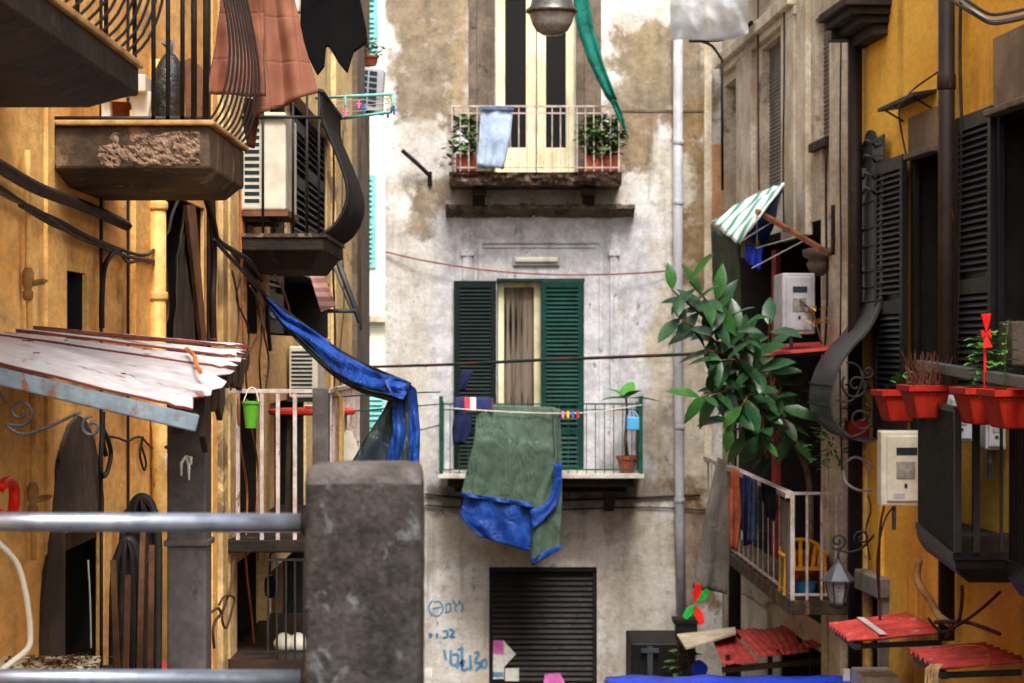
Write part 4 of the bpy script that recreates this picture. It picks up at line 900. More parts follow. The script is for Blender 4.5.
c = P(270,0,14.3); m = MB(); m.tube([(c.x,14.3,zd(575,14.3)),(c.x,14.3,zd(555,14.3))], .006, 6); m.tube(spline([(c.x,14.3,zd(576,14.3)),(c.x,14.3,zd(586,14.3)),(c.x,14.3,zd(598,14.3))],4), [.02,.03,.035,.036,.036,.036,.034,.03,.012][:9], 10); m.thing('brush', mBlack, 'dark round headed brush hanging above the lowest ledge', 'brush', smooth=True)
# clutter of cables on the pale ochre house
lcable([(238,150),(240,200),(241,260),(243,330),(244,350)], .008, mCableO, 'orange cable running down beside the tin roof', off=.08)
lcable([(238,395),(240,440),(247,490),(246,560),(252,620),(255,662)], .008, mCableO, 'long orange cable dropping behind the steel handrail', off=.1)
lcable([(247,400),(252,430),(258,470),(256,520),(258,560)], .006, mCableR, 'dull red cable hanging below the green bucket', off=.15)
lcable([(272,270),(283,290),(290,315),(287,324)], .008, mCableO, 'short orange cable under the belly balcony', off=.1)
lcable([(205,195),(214,225),(218,240),(235,252),(250,262),(262,280)], .018, mCable, 'thick black cable bundle curving below the shelf', off=.08)
lcable([(212,190),(214,260),(213,300),(214,345)], .02, mPipeD, 'dark drainpipe standing between the two ochre houses', 'drainpipe', 'pipe', off=.06)
lcable([(232,250),(245,270),(258,285),(266,300),(268,330),(270,350)], .016, mCable, 'black cable bundle hanging behind the blue tarpaulin cord', off=.06)
lcable([(219,605),(225,596),(234,598),(232,610),(226,628),(222,615),(230,590),(234,560)], .008, mCableB, 'knot of brown wire on the pale pilaster below the handrail', off=.07)
lcable([(212,612),(218,608),(221,614),(216,620),(213,630),(214,648)], .009, mCableB, 'curl of brown wire low on the pale wall', off=.09)
for i in range(5):
    x = 232+i*9; rr = random.Random(i)
    lcable([(x,270+i*8),(x+rr.uniform(-6,8),300),(x+rr.uniform(-6,10),330),(x+rr.uniform(-4,8),360),(x+rr.uniform(-4,6),390)], .007, mCable if i%2 else mCableB, ('brown cable nearest the tin roof edge','black cable second from the tin roof edge','brown cable in the middle of the tangle under the belly balcony','black cable in the tangle before the small air conditioner','brown cable touching the small louvred air conditioner')[i], group='cable tangle under the belly balcony', off=.12)
# drying rack
t = T('drying_rack', 'turquoise folding drying rack sticking out over the alley', 'drying rack', P(330,110,16.6))
m = MB(); m.tube([P(316,98,16.6),P(394,94,16.2)], .012, 6); m.tube([P(330,120,16.7),P(391,112,16.2)], .012, 6); m.tube([P(394,94,16.2),P(391,112,16.2)], .01, 6); m.tube([P(345,97,16.4),P(346,118,16.5)], .008, 6); m.build('frame', mTurq, t, smooth=True)
m = MB()
for a, b in ((100,98),(106,103),(112,108)): m.tube([P(326,a+2,16.65),P(392,b,16.2)], .003, 4)
m.build('cord', mWhite, t)
for i, (a, b, c, w) in enumerate(((346,112,3,'pink peg nearest the black clothes'),(359,104,3,'pink peg in the middle of the turquoise rack'),(364,108,2,'blue peg in the middle of the turquoise rack'),(392,97,1,'yellow peg at the tip of the turquoise rack'),(394,110,2,'blue peg dangling from the tip of the turquoise rack'),(388,113,3,'pink peg near the tip of the turquoise rack'))):
    m = MB(); p = P(a,b,16.25); m.box((p.x-.008,p.y-.01,p.z-.035),(p.x+.008,p.y+.01,p.z+.03)); m.box((p.x-.02,p.y-.008,p.z-.006),(p.x+.02,p.y+.008,p.z+.006)); m.thing('clothes_peg', mPegs[c], w, 'clothes peg', 'pegs on the drying rack', bevel=.004)
# washing high up
t = T('quilt', 'padded terracotta quilt hung out beside the iron belly bars', 'quilt', P(260,150,10.3))
m = MB(); cloth(m, [P(224,-30,10.3),P(214,50,10.28),P(207,93,10.26)], [P(264,-30,10.3),P(264,50,10.3),P(266,97,10.28)], 30, 30, .03, 1.6, 1); m.build('front_half', mQuilt, t, smooth=True, solid=.02)
m = MB(); cloth(m, [P(258,-30,10.42),P(258,60,10.4),P(254,117,10.36)], [P(288,-30,10.42),P(302,40,10.4),P(317,92,10.4)], 30, 34, .035, 1.8, 3); m.build('back_half', mQuilt, t, smooth=True, solid=.02)
m = MB(); cloth(m, [P(245,98,10.5),P(244,125,10.5),P(249,147,10.5)], [P(262,100,10.5),P(257,125,10.5),P(253,148,10.5)], 6, 10, .02, 1, 3); m.build('dangling_corner', mTwig, t, smooth=True, solid=.015)
m = MB(); pl = [(301,-20),(300,30),(302,45),(317,75),(324,66),(325.5,46),(328.5,46),(338,62),(347,73),(353,52),(360,47),(367,42),(366,28),(360,0),(358,-20)]
m.prism([P(a,b,12.0) for a,b in pl], (0,.05,0)); m.thing('black_trousers', mBlack, 'black clothes hanging upside down from the line over the alley', 'clothes', bevel=.012)
m = MB(); cloth(m, [P(290,-20,12.1),P(290,16,12.1)], [P(303,-20,12.1),P(302,13,12.1)], 8, 8, .02, 1, 2); m.thing('garment', mPaper, 'sliver of white clothing between the quilt and the black clothes', 'garment', smooth=True, solid=.01)
m = MB(); m.tube([P(200,-14,10.4),P(300,-12,11.9),P(372,-10,12.1)], .006, 5); m.thing('clothes_line', mWhite, 'clothes line above the quilt and black clothes', 'clothes line')
# striped blind on its arms
t = T('awning', 'small pink slatted awning on a green iron arm under the belly balcony', 'awning', P(325,312,17))
m = MB(); q = [P(309,272,17),P(318,262,17),P(336,306,16.8),P(321,312,16.8)]; m.hexa(q, (0,.03,.0)); m.build('canvas', mStripP, t)
m = MB(); m.tube([P(330,240,17.1),P(360,322,16.9)], .022, 6); m.tube([P(322,311,16.9),P(356,311,16.9)], .018, 6); m.tube([P(326,248,17.1),P(352,312,16.9)], .008, 5); m.build('arm', mIronG, t, smooth=True)
# blue tarpaulin slung on a cord
t = T('tarpaulin', 'bright blue tarpaulin slung on a cord and drooping over the grey stone post', 'tarpaulin', P(390,470,14))
top = [P(262,292,15.2),P(285,312,15),P(310,328,14.8),P(345,354,14.5),(P(378,372,14.2)),P(400,379,14),P(410,385,14)]
bot = [P(262,296,15.2),P(280,322,15),P(302,346,14.78),P(333,376,14.48),(P(362,393,14.2)),P(387,400,13.95),P(402,404,13.9)]
mid_ = [a.lerp(b,.74)+Vector((0,-.07*min(1,i/3),.0)) for i,(a,b) in enumerate(zip(top,bot))]
def band(m, A, B, n, amp, sd):
    A = spline(A, n); B = spline(B, n); rows = []
    for i, (a, b) in enumerate(zip(A, B)):
        rows.append([a.lerp(b, k/6)+Vector((0, amp*math.sin(k*1.3+i*.35+sd)+amp*mnoise.noise(a*9+Vector((k,0,0))), amp*.3*mnoise.noise(a*7+Vector((0,k,0))))) for k in range(7)])
    m.grid(rows)
m = MB(); band(m, top, mid_, 8, .035, 0); m.build('upper_fold', mTarpB, t, smooth=True, solid=.006)
m = MB(); band(m, mid_, bot, 6, .015, 1); m.build('lower_fold', mTarpU, t, smooth=True, solid=.006)
m = MB(); cloth(m, [P(392,392,14.05),P(384,410,14.05),P(366,438,14.05),P(345,474,14.05)], [P(409,386,14.0),P(409,420,14.0),P(409,450,14.0),P(409,478,14.0)], 16, 20, .03, 1.3, 4); m.build('inner_side', mTarpU, t, smooth=True, solid=.006)
m = MB(); cloth(m, [P(380,374,13.98),P(391,394,13.95),P(393,430,13.93),P(384,472,13.93)], [P(406,381,13.98),P(416,389,14.1),P(420,430,14.1),P(419,470,14.1)], 22, 34, .04, 1.6, 2, wr=.9); m.build('hanging_side', mTarpB, t, smooth=True, solid=.006)
line([P(214,240,12.9),P(240,268,14),P(262,292,15.1),P(300,322,14.9),P(350,357,14.5),P(410,384,14)], .012, mCable, 'cord', 'black cord carrying the slung blue tarpaulin', 'cord')
for i, (a, b, c, d_) in enumerate(((388,14.2,392,'upper'),(403,15.2,404,'middle'),(433,15.8,425,'lower'))):
    line([P(326,a+10,b),P(380,a+6,b+2),P(440,c,b+6)], .006, mGRail, 'clothes_line', '%s thin green clothes line crossing behind the blue tarpaulin' % d_, 'clothes line', 'green clothes lines')
# ================================================================== foreground post and handrails
a = P(302.5,466,5.0); b = P(422,466,5.0); dd = b.x-a.x
po = T('stone_post', 'thick dark weathered stone post with a pale top in the foreground', 'post', ((a.x+b.x)/2,5.0+dd/2,4.0))
def ring(w, z, n=5, r=.02, ns=14):
    cx, cy = (a.x+b.x)/2, 5.0+dd/2; out = []; h = dd/2*w; r *= w
    for sx, sy, s0 in ((1,1,0),(-1,1,1),(-1,-1,2),(1,-1,3)):
        arc = []
        for k in range(n+1):
            g = math.pi/2*(s0+k/n); arc.append(Vector((cx+sx*(h-r)+r*math.cos(g), cy+sy*(h-r)+r*math.sin(g), z)))
        nx = {0:(-1,1),1:(-1,-1),2:(1,-1),3:(1,1)}[s0]; g = math.pi/2*(s0+1)
        end = Vector((cx+nx[0]*(h-r)+r*math.cos(g), cy+nx[1]*(h-r)+r*math.sin(g), z))
        out += arc+[arc[-1].lerp(end, k/ns) for k in range(1, ns)]
    res = []
    for p in out:
        dv = Vector((p.x-cx, p.y-cy, 0)).normalized(); q = p*1.0
        e = .0025*mnoise.noise(q*22)+.0016*mnoise.noise(q*60)-.006*max(0, mnoise.noise(q*13)-.38)
        res.append(p+dv*e+Z*(.004*mnoise.noise(q*30)))
    return res
def ringmesh(rs, cap=True):
    m = MB(); n = len(rs[0]); m.v = [p for r in rs for p in r]
    for i in range(len(rs)-1):
        for k in range(n): m.f.append([i*n+k, i*n+(k+1)%n, (i+1)*n+(k+1)%n, (i+1)*n+k])
    if cap: m.f.append([(len(rs)-1)*n+k for k in range(n)])
    return m
zt = zd(466,5.0)
sh = [ring(.975+.01*mnoise.noise(Vector((0,0,z*3))), z) for z in [4.0+(zt-.04-4.0)*i/90 for i in range(91)]]
ringmesh(sh, False).build('shaft', mPost, po, smooth=True)
ringmesh([ring(.975, zt-.04), ring(.96, zt-.024), ring(.93,zt-.011), ring(.87,zt-.003), ring(.7,zt)]).build('pale_top', mPostT, po, smooth=True)
for y, lab in ((523,'upper galvanised handrail tube running into the stone post'),(679.5,'lower galvanised handrail tube running into the stone post')):
    m = MB(); p = P(312,y,5.1); p.x = a.x+.03; t = T('handrail', lab, 'handrail', (LX+.02,5.1,p.z))
    m.tube([(LX+.02,5.1,p.z+.004),(p.x,5.1,p.z)], .0222, 20); m.build('tube', mSteel, t, smooth=True)
    m = MB(); m.tube([(a.x-.012,5.1,p.z),(a.x-.006,5.1,p.z),(a.x+.006,5.1,p.z)], [.026,.031,.031], 20); m.build('weld_collar', mPipeD, t, smooth=True)

line([P(258,112,14.97),P(252,100,14.99),P(243,96,15.0),P(240,60,15.0)], .012, mWhite, 'refrigerant_pipe', 'white pipe rising from the top of the large cream air conditioner', 'pipe')
line([P(262,112,14.97),P(257,103,14.98),P(248,101,14.99),P(246,62,15.0)], .009, mCableO, 'refrigerant_pipe', 'thin copper pipe rising beside the white one from the large cream air conditioner', 'pipe')
lcable([(333,120),(334,180),(333,260),(335,330),(334,420)], .012, mPipeD, 'thin dark conduit running down the pale ochre wall beyond the belly balcony', 'conduit', 'pipe', off=.07)
lcable([(343,130),(342,230),(344,300),(340,360),(343,430)], .006, mCable, 'loose thin wire drooping down the end of the pale ochre wall', off=.08)
lcable([(365,110,.12),(362,150,.1),(360,240,.1),(361,330,.1)], .012, mCableB, 'brown cable hanging below the far grey air conditioner', off=.1)
# ================================================================== beige house on the opposite side
a = Vector((4.39-.053*29.97, 29.97, 0)); b_ = Vector((4.39-.053*21.5, 21.5, 0))
bo = b_.copy(); bu = (a-b_).normalized(); bn = Vector((-bu.y, bu.x, 0)); bn = bn if bn.x < 0 else -bn
bL = (a-b_).length
ub_ = lambda px: (RB(px,350)-bo).dot(bu)-(RB(px,350)-bo).z*0
def bu_(px): p = RB(px,350); p.z = 0; return (p-bo).dot(bu)
def bd(px): return RB(px,350).y
def wz(py, px, D): return E+(350-py)*D(px)/F
def bhole(px0, px1, py0, py1, dep=.3): pm = (px0+px1)/2; return (bu_(px1), bu_(px0), wz(py1,pm,bd), wz(py0,pm,bd), dep)
def wbox(m, o, u, n, u0, u1, z0, z1, o0, o1):
    q = [o+u*u0+n*o0+Z*z0, o+u*u1+n*o0+Z*z0, o+u*u1+n*o1+Z*z0, o+u*u0+n*o1+Z*z0]; return m.hexa(q, Z*(z1-z0))
def bbox(m, px0, px1, py0, py1, o0, o1, ref=None):
    r = ref or (px0+px1)/2; return wbox(m, bo, bu, bn, bu_(px1), bu_(px0), wz(py1,r,bd), wz(py0,r,bd), o0, o1)
be = T('beige_house', 'stained beige house with grey roller blinds and a railed balcony full of washing', 'building', (4.2,26,0))
rm = []; m = MB(); m.wall(bo, bu, bL, 0, E+4.95, bn, [bhole(724.5,736,82,206,.3), bhole(762,781,42,193,.2), bhole(815,830,14,140,.2), bhole(822,829,146,300,.4), bhole(737,821,232,598,1.8), bhole(727,741,528,700,.6), bhole(780,826,640,1000,.8)], .3, rm)
tl = [bo+Z*(E+4.95), bo+bu*bL+Z*(E+4.95)]; m.add([tl[0], tl[1], tl[1]-bn*4, tl[0]-bn*4], [[0,1,2,3]]); m.add([bo, bo-bn*4, bo-bn*4+Z*(E+4.95), tl[0]], [[0,1,2,3]])
m.build('wall', mBeige, be, weld=True); [r.build('dark_recess', mDark, be, weld=True) for r in rm]
for p in ((741,756,28,236),(786,799,-200,240),(802,811,-200,236),(835,846,-200,900)):
    m = MB(); bbox(m, *p[:4], -.02, .06); m.build('pilaster', mBeigeL if p[0] < 830 else mBeige, be, bevel=.012)
m = MB(); wbox(m, bo, bu, bn, bu_(800), bu_(724), E+3.72, E+3.86, -.02, .14); wbox(m, bo, bu, bn, bu_(800), bu_(724), E+3.62, E+3.722, -.02, .07); m.build('cornice', mBeigeL, be, bevel=.015)
m = MB(); bbox(m, 757,783,14,36,-.02,.03); m.build('panel', mBeigeL, be, bevel=.01)
def blind(px0, px1, py0, py1, lab):
    m = MB(); u0, u1 = bu_(px1), bu_(px0); pm = (px0+px1)/2; z0, z1 = wz(py1,pm,bd), wz(py0,pm,bd); n = int((z1-z0)/.045); rows = []
    for i in range(n*2+1):
        z = z0+(z1-z0)*i/(2*n); o = -.1+(.014 if i%2 else 0); rows.append([bo+bu*u0+bn*o+Z*z, bo+bu*u1+bn*o+Z*z])
    m.grid(rows); o = m.build('roller_blind', mGreySh, be); o['label'] = lab
    m = MB(); wbox(m, bo, bu, bn, u0-.06, u1+.06, z0-.09, z0-.005, -.02, .06); m.build('sill', mSlabD, be)
blind(762,781,42,193,'long grey blind above the striped awning'); blind(815,830,14,140,'grey blind close to the dark drainpipe')
m = MB(); bbox(m, 725,735.5,84,205,-.2,-.15); m.build('narrow_door', mDarkW, be)
m = MB(); bbox(m, 822.5,828.5,147,299,-.25,-.2); m.build('narrow_window', mGreenD, be)
m = MB(); bbox(m, 733,736.8,225,470,-.02,.03); m.build('door_frame', mGreenD, be)
m = MB(); bbox(m, 752,756,250,598,-.3,-.24); m.build('red_door_post', M('dark_red_paint', S(150,46,34), S(110,34,28), n1=4), be)
m = MB(); bbox(m, 766,772,300,598,-.9,-.85); m.build('inner_door', mDarkW, be)
m = MB(); bbox(m, 745,771,602,660,-.02,.05); m.build('door_pier', mBeigeL, be, bevel=.01); m = MB(); bbox(m, 826,831,300,900,-.01,.05); m.build('door_pier', mBeige, be, bevel=.01)
m = MB(); c = RB(819,262,.1); m.lathe(c-Z*.14, [(.04,0),(.1,.05),(.13,.12),(.1,.16),(.16,.2),(.17,.26),(.1,.28)], 14); m.build('corbel', mStone, be, smooth=True)
# balcony
p0 = Vector((2.5,29.0,0)); p1 = Vector((2.64,21.4,0)); zf = E-2.38; zr = E-1.365
w0 = Vector((4.39-.053*29-.002,29,0)); w1 = Vector((4.39-.053*21.4-.03,21.4,0))
m = MB(); m.prism([p0+Z*(zf-.14), p1+Z*(zf-.14), w1+Z*(zf-.14), w0+Z*(zf-.14)], Z*.14); bb = m.build('balcony', mSlab, be, bevel=.01); bb['label'] = 'balcony with pale bars and a yellow chair'
m = MB(); i0 = p0+Vector((.03,0,0)); i1 = p1+Vector((.03,.03,0)); railing(m, [i1+Z*zr, Vector((w1.x,i1.y,zr))], zf, .15, .022, .035); railing(m, [i0+Z*zr, i1+Z*zr+Vector((-.002,.06,0))], zf, .42, .01, .033)
m.bar(i0+Z*(zr-.02)+Vector((-.03,0,0)), i1+Z*(zr-.02)+Vector((-.03,0,0)), .07, .05); m.build('railing', mWRail, bb)
m = MB(); m.prism([i1+Z*zf+Vector((-.02,.15,0)), i1+Z*zf+Vector((-.02,.75,0)), i1+Z*(zr-.1)+Vector((-.02,.75,0)), i1+Z*(zr-.1)+Vector((-.02,.15,0))], (.02,0,0)); m.build('rail_screen', mGreyC, bb)
# washing on that balcony
def wash(name, mt, L, R_, d, lab, cat='garment', n=12, amp=.035, fr=1.6, sd=1, group='washing on the beige balcony'):
    m = MB(); cloth(m, [P(x,y,d) for x,y in L], [P(x,y,d) for x,y in R_], n, 20, amp, fr, sd); return m.thing(name, mt, lab, cat, group, smooth=True, solid=.012)
wash('bed_sheet', mGreyC, [(718,457),(703,525),(693,588)], [(734,466),(732,525),(727,594)], 26.4, 'long grey sheet hanging from the far end of the beige balcony rail', 'sheet', sd=2)
wash('garment', mOrangeC, [(731,467),(729,510),(730,548)], [(739,470),(742,512),(737,552)], 25.0, 'rust orange garment between the grey sheet and the denim', sd=3)
wash('garment', mNavy, [(743,474),(742,500),(743,546)], [(751,477),(751,505),(749,545)], 24.0, 'dark plum garment next to the rust orange one', sd=4)
wash('trousers', mJean, [(750,477),(749,505),(748,540)], [(757,480),(758,508),(757,543)], 23.4, 'faded denim trousers hanging on the beige balcony rail', 'trousers', sd=5)
wash('garment', mBlack, [(761,482),(763,500),(766,516)], [(776,488),(777,505),(774,521)], 22.0, 'small black garment nearest the corner of the pale bars', sd=6)
# yellow chair
c = Vector((P(803,0,22.0).x,22.0,zf)); t = T('armchair', 'yellow plastic armchair behind the pale bars of the beige balcony', 'chair', c); w = .19; t.scale = (1.02,1,.8)
for sx in (-1,1):
    for sy in (-1,1):
        m = MB(); m.bar(c+Vector((sx*w*1.05,sy*.2,0)), c+Vector((sx*w*.95,sy*.16,.36 if sy > 0 else .5)), .035, .03); m.build('leg', mYelP, t, bevel=.006)
m = MB(); m.hexa([c+Vector((-w,-.2,.3)),c+Vector((w,-.2,.3)),c+Vector((w*.9,.2,.28)),c+Vector((-w*.9,.2,.28))], Z*.025); m.build('seat', mYelP, t, bevel=.008)
m = MB(); arc = [c+Vector((w*1.02*math.cos(g),.2,.5+.14*math.sin(g))) for g in [math.pi*i/10 for i in range(11)]]; m.tube(arc, .022, 7)
m.tube([arc[0], c+Vector((w*.95,.2,.3))], .02, 6); m.tube([arc[-1], c+Vector((-w*.95,.2,.3))], .02, 6)
for k in range(-2,3): m.bar(c+Vector((k*.06,.2,.3)), c+Vector((k*.072,.2,.62-.02*abs(k)**1.5)), .035, .012)
m.build('backrest', mYelP, t, smooth=False)
for sx in (-1,1):
    m = MB(); m.tube(spline([c+Vector((sx*w,.2,.5)), c+Vector((sx*w*1.15,0,.5)), c+Vector((sx*w*1.05,-.19,.48))],4), .02, 6); m.build('armrest', mYelP, t, smooth=True)
c = Vector((P(805,0,22.05).x,22.05,zf)); t = T('bucket', 'light blue plastic tub under the yellow chair', 'tub', c); m = MB(); m.lathe(c, [(.08,0),(.11,.1),(.12,.1),(.12,.115),(.1,.115),(.095,.1),(.07,.01)], 20); m.build('tub_body', mBlueP, t)
# red ledge with the grey meter box
m = MB(); q = [P(756,354,21.7),P(836,347,21.7),P(833,341,23.6),P(768,345,23.6)]; m.hexa(q, (0,0,-.025)); t = m.thing('ledge_roof', mRedT, 'thin red sheet ledge under the grey meter box', 'ledge')
m = MB(); m.bar(P(760,357,21.8), P(830,352,21.8), .04); m.build('support_bar', mIron, t)
def meter(x0, x1, d0, d1, z0, z1, mt, lab):
    t = T('meter_box', lab, 'meter box', (x0,d0,z0)); w = x1-x0; h = z1-z0
    m = MB(); m.box((x0,d0,z0),(x1,d1,z1)); m.build('case', mt, t, bevel=.014)
    m = MB(); m.box((x0+w*.12,d0-.018,z0+h*.06),(x1-w*.1,d0+.003,z1-h*.06)); m.build('cover', mt, t, bevel=.01)
    m = MB(); m.box((x0+w*.32,d0-.022,z0+h*.68),(x1-w*.24,d0-.016,z0+h*.78)); m.build('display', mSlot, t)
    m = MB(); c = Vector((x0+w*.52, d0-.016, z0+h*.46)); m.box((c.x-w*.2,d0-.024,c.z-h*.1),(c.x+w*.2,d0-.014,c.z+h*.14)); m.build('dial', mLampG, t, bevel=.012)
    m = MB(); m.box((x0+w*.25,d0-.021,z0+h*.1),(x0+w*.5,d0-.017,z0+h*.17)); m.build('type_plate', mGreyB, t)
    m = MB(); m.tube([(x0+w*.3,d0+.06,z0+.01),(x0+w*.3,d0+.06,z0-.09),(x0+w*.32,d0+.1,z0-.2)], .018, 8); m.build('conduit', mIronG, t)
    m = MB(); m.box((c.x-.012,d0-.024,c.z-h*.22),(c.x+.012,d0-.014,c.z-h*.16)); m.build('seal', mSlot, t); return t
meter(P(782,0,21.9).x, P(815,0,21.9).x, 21.9, 22.6, zd(334,21.9), zd(273,21.9), mGreyB, 'grey meter box standing on the red ledge behind the ficus')
line([P(800,300,21.85),P(812,312,21.8),P(818,330,21.8),P(822,344,21.8)], .012, mCableB, 'cable', 'brown cable looping out of the grey meter box on the red ledge')
m = MB(); c = P(816,338,21.75); bush(m, c, .05,.05,.3,14,.16,.05,3); m.thing('dry_plant', M('yellow_leaf', S(206,170,60), S(180,140,50), n1=9), 'small yellowing plant beside the grey meter box', 'plant')
# striped awning
t = T('awning', 'green and white striped canvas awning with a blue underside on a rusty arm', 'awning', P(750,240,24))
def ruled(m, A, B, n=6, k=8, amp=.02, sd=0):
    A = spline(A, n); B = spline(B, n)
    m.grid([[a.lerp(b, i/k)+Vector((0,0,amp*math.sin(i*1.7+sd+j*.3)+amp*2*mnoise.noise(a*3+Vector((i*.4,0,0))))) for i in range(k+1)] for j,(a,b) in enumerate(zip(A,B))])
m = MB(); ruled(m, [P(784,184,23.4),P(758,195,24.8),P(712,221,26.0)], [P(784,187,23.3),P(762,214,23.2),P(737,243,23.6)]); m.build('striped_canvas', mStripG, t, smooth=True, solid=.01)
m = MB(); ruled(m, [P(784,188,23.35),P(764,216,23.3),P(744,238,23.6)], [P(779,192,23.8),P(775,222,23.8),P(762,246,23.9)]); m.build('blue_underside', mTarpB, t, smooth=True, solid=.01)
m = MB(); m.bar(P(757,211,23.4), P(830,254,22.0), .045); m.build('arm', M('rusty_iron', S(140,84,52), S(100,60,40), n1=6), t)
m = MB()
for a_, b2 in (((757,211),(757,245)),((772,222),(740,242)),((800,236),(756,248)),((805,240),(752,268))): m.tube([P(*a_,23.2),P(*b2,23.5)], .007, 5)
m.build('stay', mGreyB, t)
m = MB(); cloth(m, [P(711,224,25.6),P(713,280,25.6),P(720,335,25.6)], [P(739,243,24.2),P(741,290,24.2),P(741,340,24.2)], 24, 14, .04, 5, 3); m.thing('hanging_screen', M('dark_green_screen_cloth', S(70,76,58), S(48,54,42), n1=4, streak=.4, sscale=14), 'dull green rush screen hanging below the striped awning', 'screen', smooth=True, solid=.01)
m = MB(); cloth(m, [P(741,232,24),P(741,258,24)], [P(760,231,23.8),P(759,259,23.8)], 8, 8, .03, 1, 3); m.thing('garment', mGreyC, 'pale cloth hanging in the shade of the striped awning', 'cloth', smooth=True, solid=.01)
m = MB(); cloth(m, [P(745,244,23.7),P(746,262,23.7)], [P(763,248,23.6),P(760,270,23.6)], 8, 8, .05, 1.5, 6); m.thing('garment', mTarpV, 'crumpled bright blue cloth under the striped awning', 'cloth', smooth=True, solid=.012)
# clear plastic sheet high up
t = T('plastic_canopy', 'crumpled clear plastic sheet on a dark green bracket high on the beige house', 'canopy', P(708,40,27.5))
m = MB(); rows = []
for j in range(25):
    v = j/24; row = []
    for i in range(29):
        u = i/28; x = lerp(668+3*v, 748, u); y = lerp(-60, 40-6*max(0,(u-.7)/.3)**2, v); p = P(x,y,27.6-1.2*u-.25*math.sin(v*3)); p += Vector((0,.14*mnoise.noise(p*2.2)+.06*mnoise.noise(p*6),0)); row.append(p)
    rows.append(row)
m.grid(rows); m.build('plastic_sheet', mFilm, t, smooth=True)
m = MB(); m.tube([P(690,41,27.4),P(718,40,27.1),P(738,35,26.8),P(752,22,26.5)], .025, 6); m.tube(spline([P(700,41,27.3),P(712,46,27.5),P(722,60,28.2)],4), .018, 6); m.tube([P(722,60,28.3),P(722.5,190,28.5)], .02, 6); m.build('bracket', mGreenD, t, smooth=True)
# ficus
c = Vector((2.98,22.5,zf)); t = T('rubber_plant', 'big glossy rubber plant leaning out over the alley from the dark balcony', 'plant', c)
pot(t, c, .22, .36, mTer)
top_ = P(768,400,21.9)
brs = [(P(690,282,20.6),.3),(P(672,290,20.5),.5),(P(700,398,20.6),.5),(P(716,300,20.9),.25),(P(735,335,21),.2),(P(722,360,20.8),.35),(P(742,405,21),.4),(P(728,425,21),.5),(P(762,440,21.3),.6),(P(770,318,21.6),.25),(P(705,350,20.8),.4),(P(782,412,21.5),.4),(P(752,372,21.1),.2),(P(790,440,22.3),.6),(P(765,458,22.6),.7),(P(748,440,22.4),.7),(P(800,400,22.6),.4),(P(778,375,22.4),.3),(P(742,352,22.2),.3),(P(680,318,20.6),.3),(P(704,300,20.7),.25),(P(716,395,20.9),.4)]
sm = MB(); lm = MB(); ym = MB(); rr = random.Random(21)
sm.tube(spline([c+Z*.3, c+Vector((-.05,-.1,1.2)), top_],6), .03, 7)
for k, (tip, dr) in enumerate(brs):
    mid = top_.lerp(tip,.5)+Vector((0,0,.1)); pts = spline([top_+Vector((rr.uniform(-.1,.1),0,rr.uniform(-.6,.2))), mid, tip],6); sm.tube(pts, [.02-.012*i/(len(pts)-1) for i in range(len(pts))], 6)
    ax = (tip-mid).normalized(); nl = 10 if k < 3 else 9
    for i in range(nl):
        f = .45+.55*i/(nl-1); p = poly_interp(pts, f); g = i*2.4+k; s1 = ax.orthogonal().normalized(); s2 = ax.cross(s1)
        d = (ax*(.35+.5*(f-.45))+s1*math.cos(g)*.9+s2*math.sin(g)*.9); d.z -= dr*.35; d.y *= .75
        leaf(ym if (i == nl-1 and k < 9) or rr.random() < .03 else lm, p, d, (rr.uniform(-.35,.35), -.55+rr.uniform(-.3,.3), .8), *(lambda L_: (L_, L_*rr.uniform(.36,.46), rr.uniform(.02,.4)))(rr.uniform(.21,.39)))
sm.build('branch', mStem, t, smooth=True); lm.build('foliage', mLeafD, t, smooth=True); ym.build('young_foliage', M('young_leaf', (.022,.085,.015), (.04,.12,.02), n1=5, rough=.4), t, smooth=True)
# ================================================================== yellow house
yo = Vector((4.776-.071*9, 9, 0)); ya = Vector((4.776-.071*21.48, 21.48, 0)); yu = (ya-yo).normalized(); yn = Vector((-yu.y, yu.x, 0)); yn = yn if yn.x < 0 else -yn; yL = (ya-yo).length
def yu_(px): p = RY(px,350); p.z = 0; return (p-yo).dot(yu)
def yd_(px): return RY(px,350).y
def yhole(px0, px1, py0, py1, dep=.3): pm = (px0+px1)/2; return (yu_(px1), yu_(px0), wz(py1,pm,yd_), wz(py0,pm,yd_), dep)
def ybox(m, px0, px1, py0, py1, o0, o1, ref=None):
    r = ref or (px0+px1)/2; return wbox(m, yo, yu, yn, yu_(px1), yu_(px0), wz(py1,r,yd_), wz(py0,r,yd_), o0, o1)
ye = T('yellow_house', 'deep yellow house with tall black shutters and black balconies hung with red planters', 'building', (4.5,15,0))
rm = []; m = MB(); m.wall(yo, yu, yL, 0, E+4.95, yn, [yhole(866,879,160,440,.3), yhole(915,940,152,440,.5), yhole(999,1040,108,430,.5), yhole(866,884,592,900,.5)], .3, rm)
tl = [yo+Z*(E+4.95), ya+Z*(E+4.95)]; m.add([tl[0], tl[1], tl[1]-yn*4, tl[0]-yn*4], [[0,1,2,3]]); m.add([yo, yo-yn*4, yo-yn*4+Z*(E+4.95), tl[0]], [[0,1,2,3]])
m.build('wall', mYel, ye, weld=True); [r.build('dark_recess', mDark, ye, weld=True) for r in rm]
m = MB(); ybox(m, 880.5,884,158,900,-.02,.03); m.build('pilaster', mYel, ye, bevel=.012)
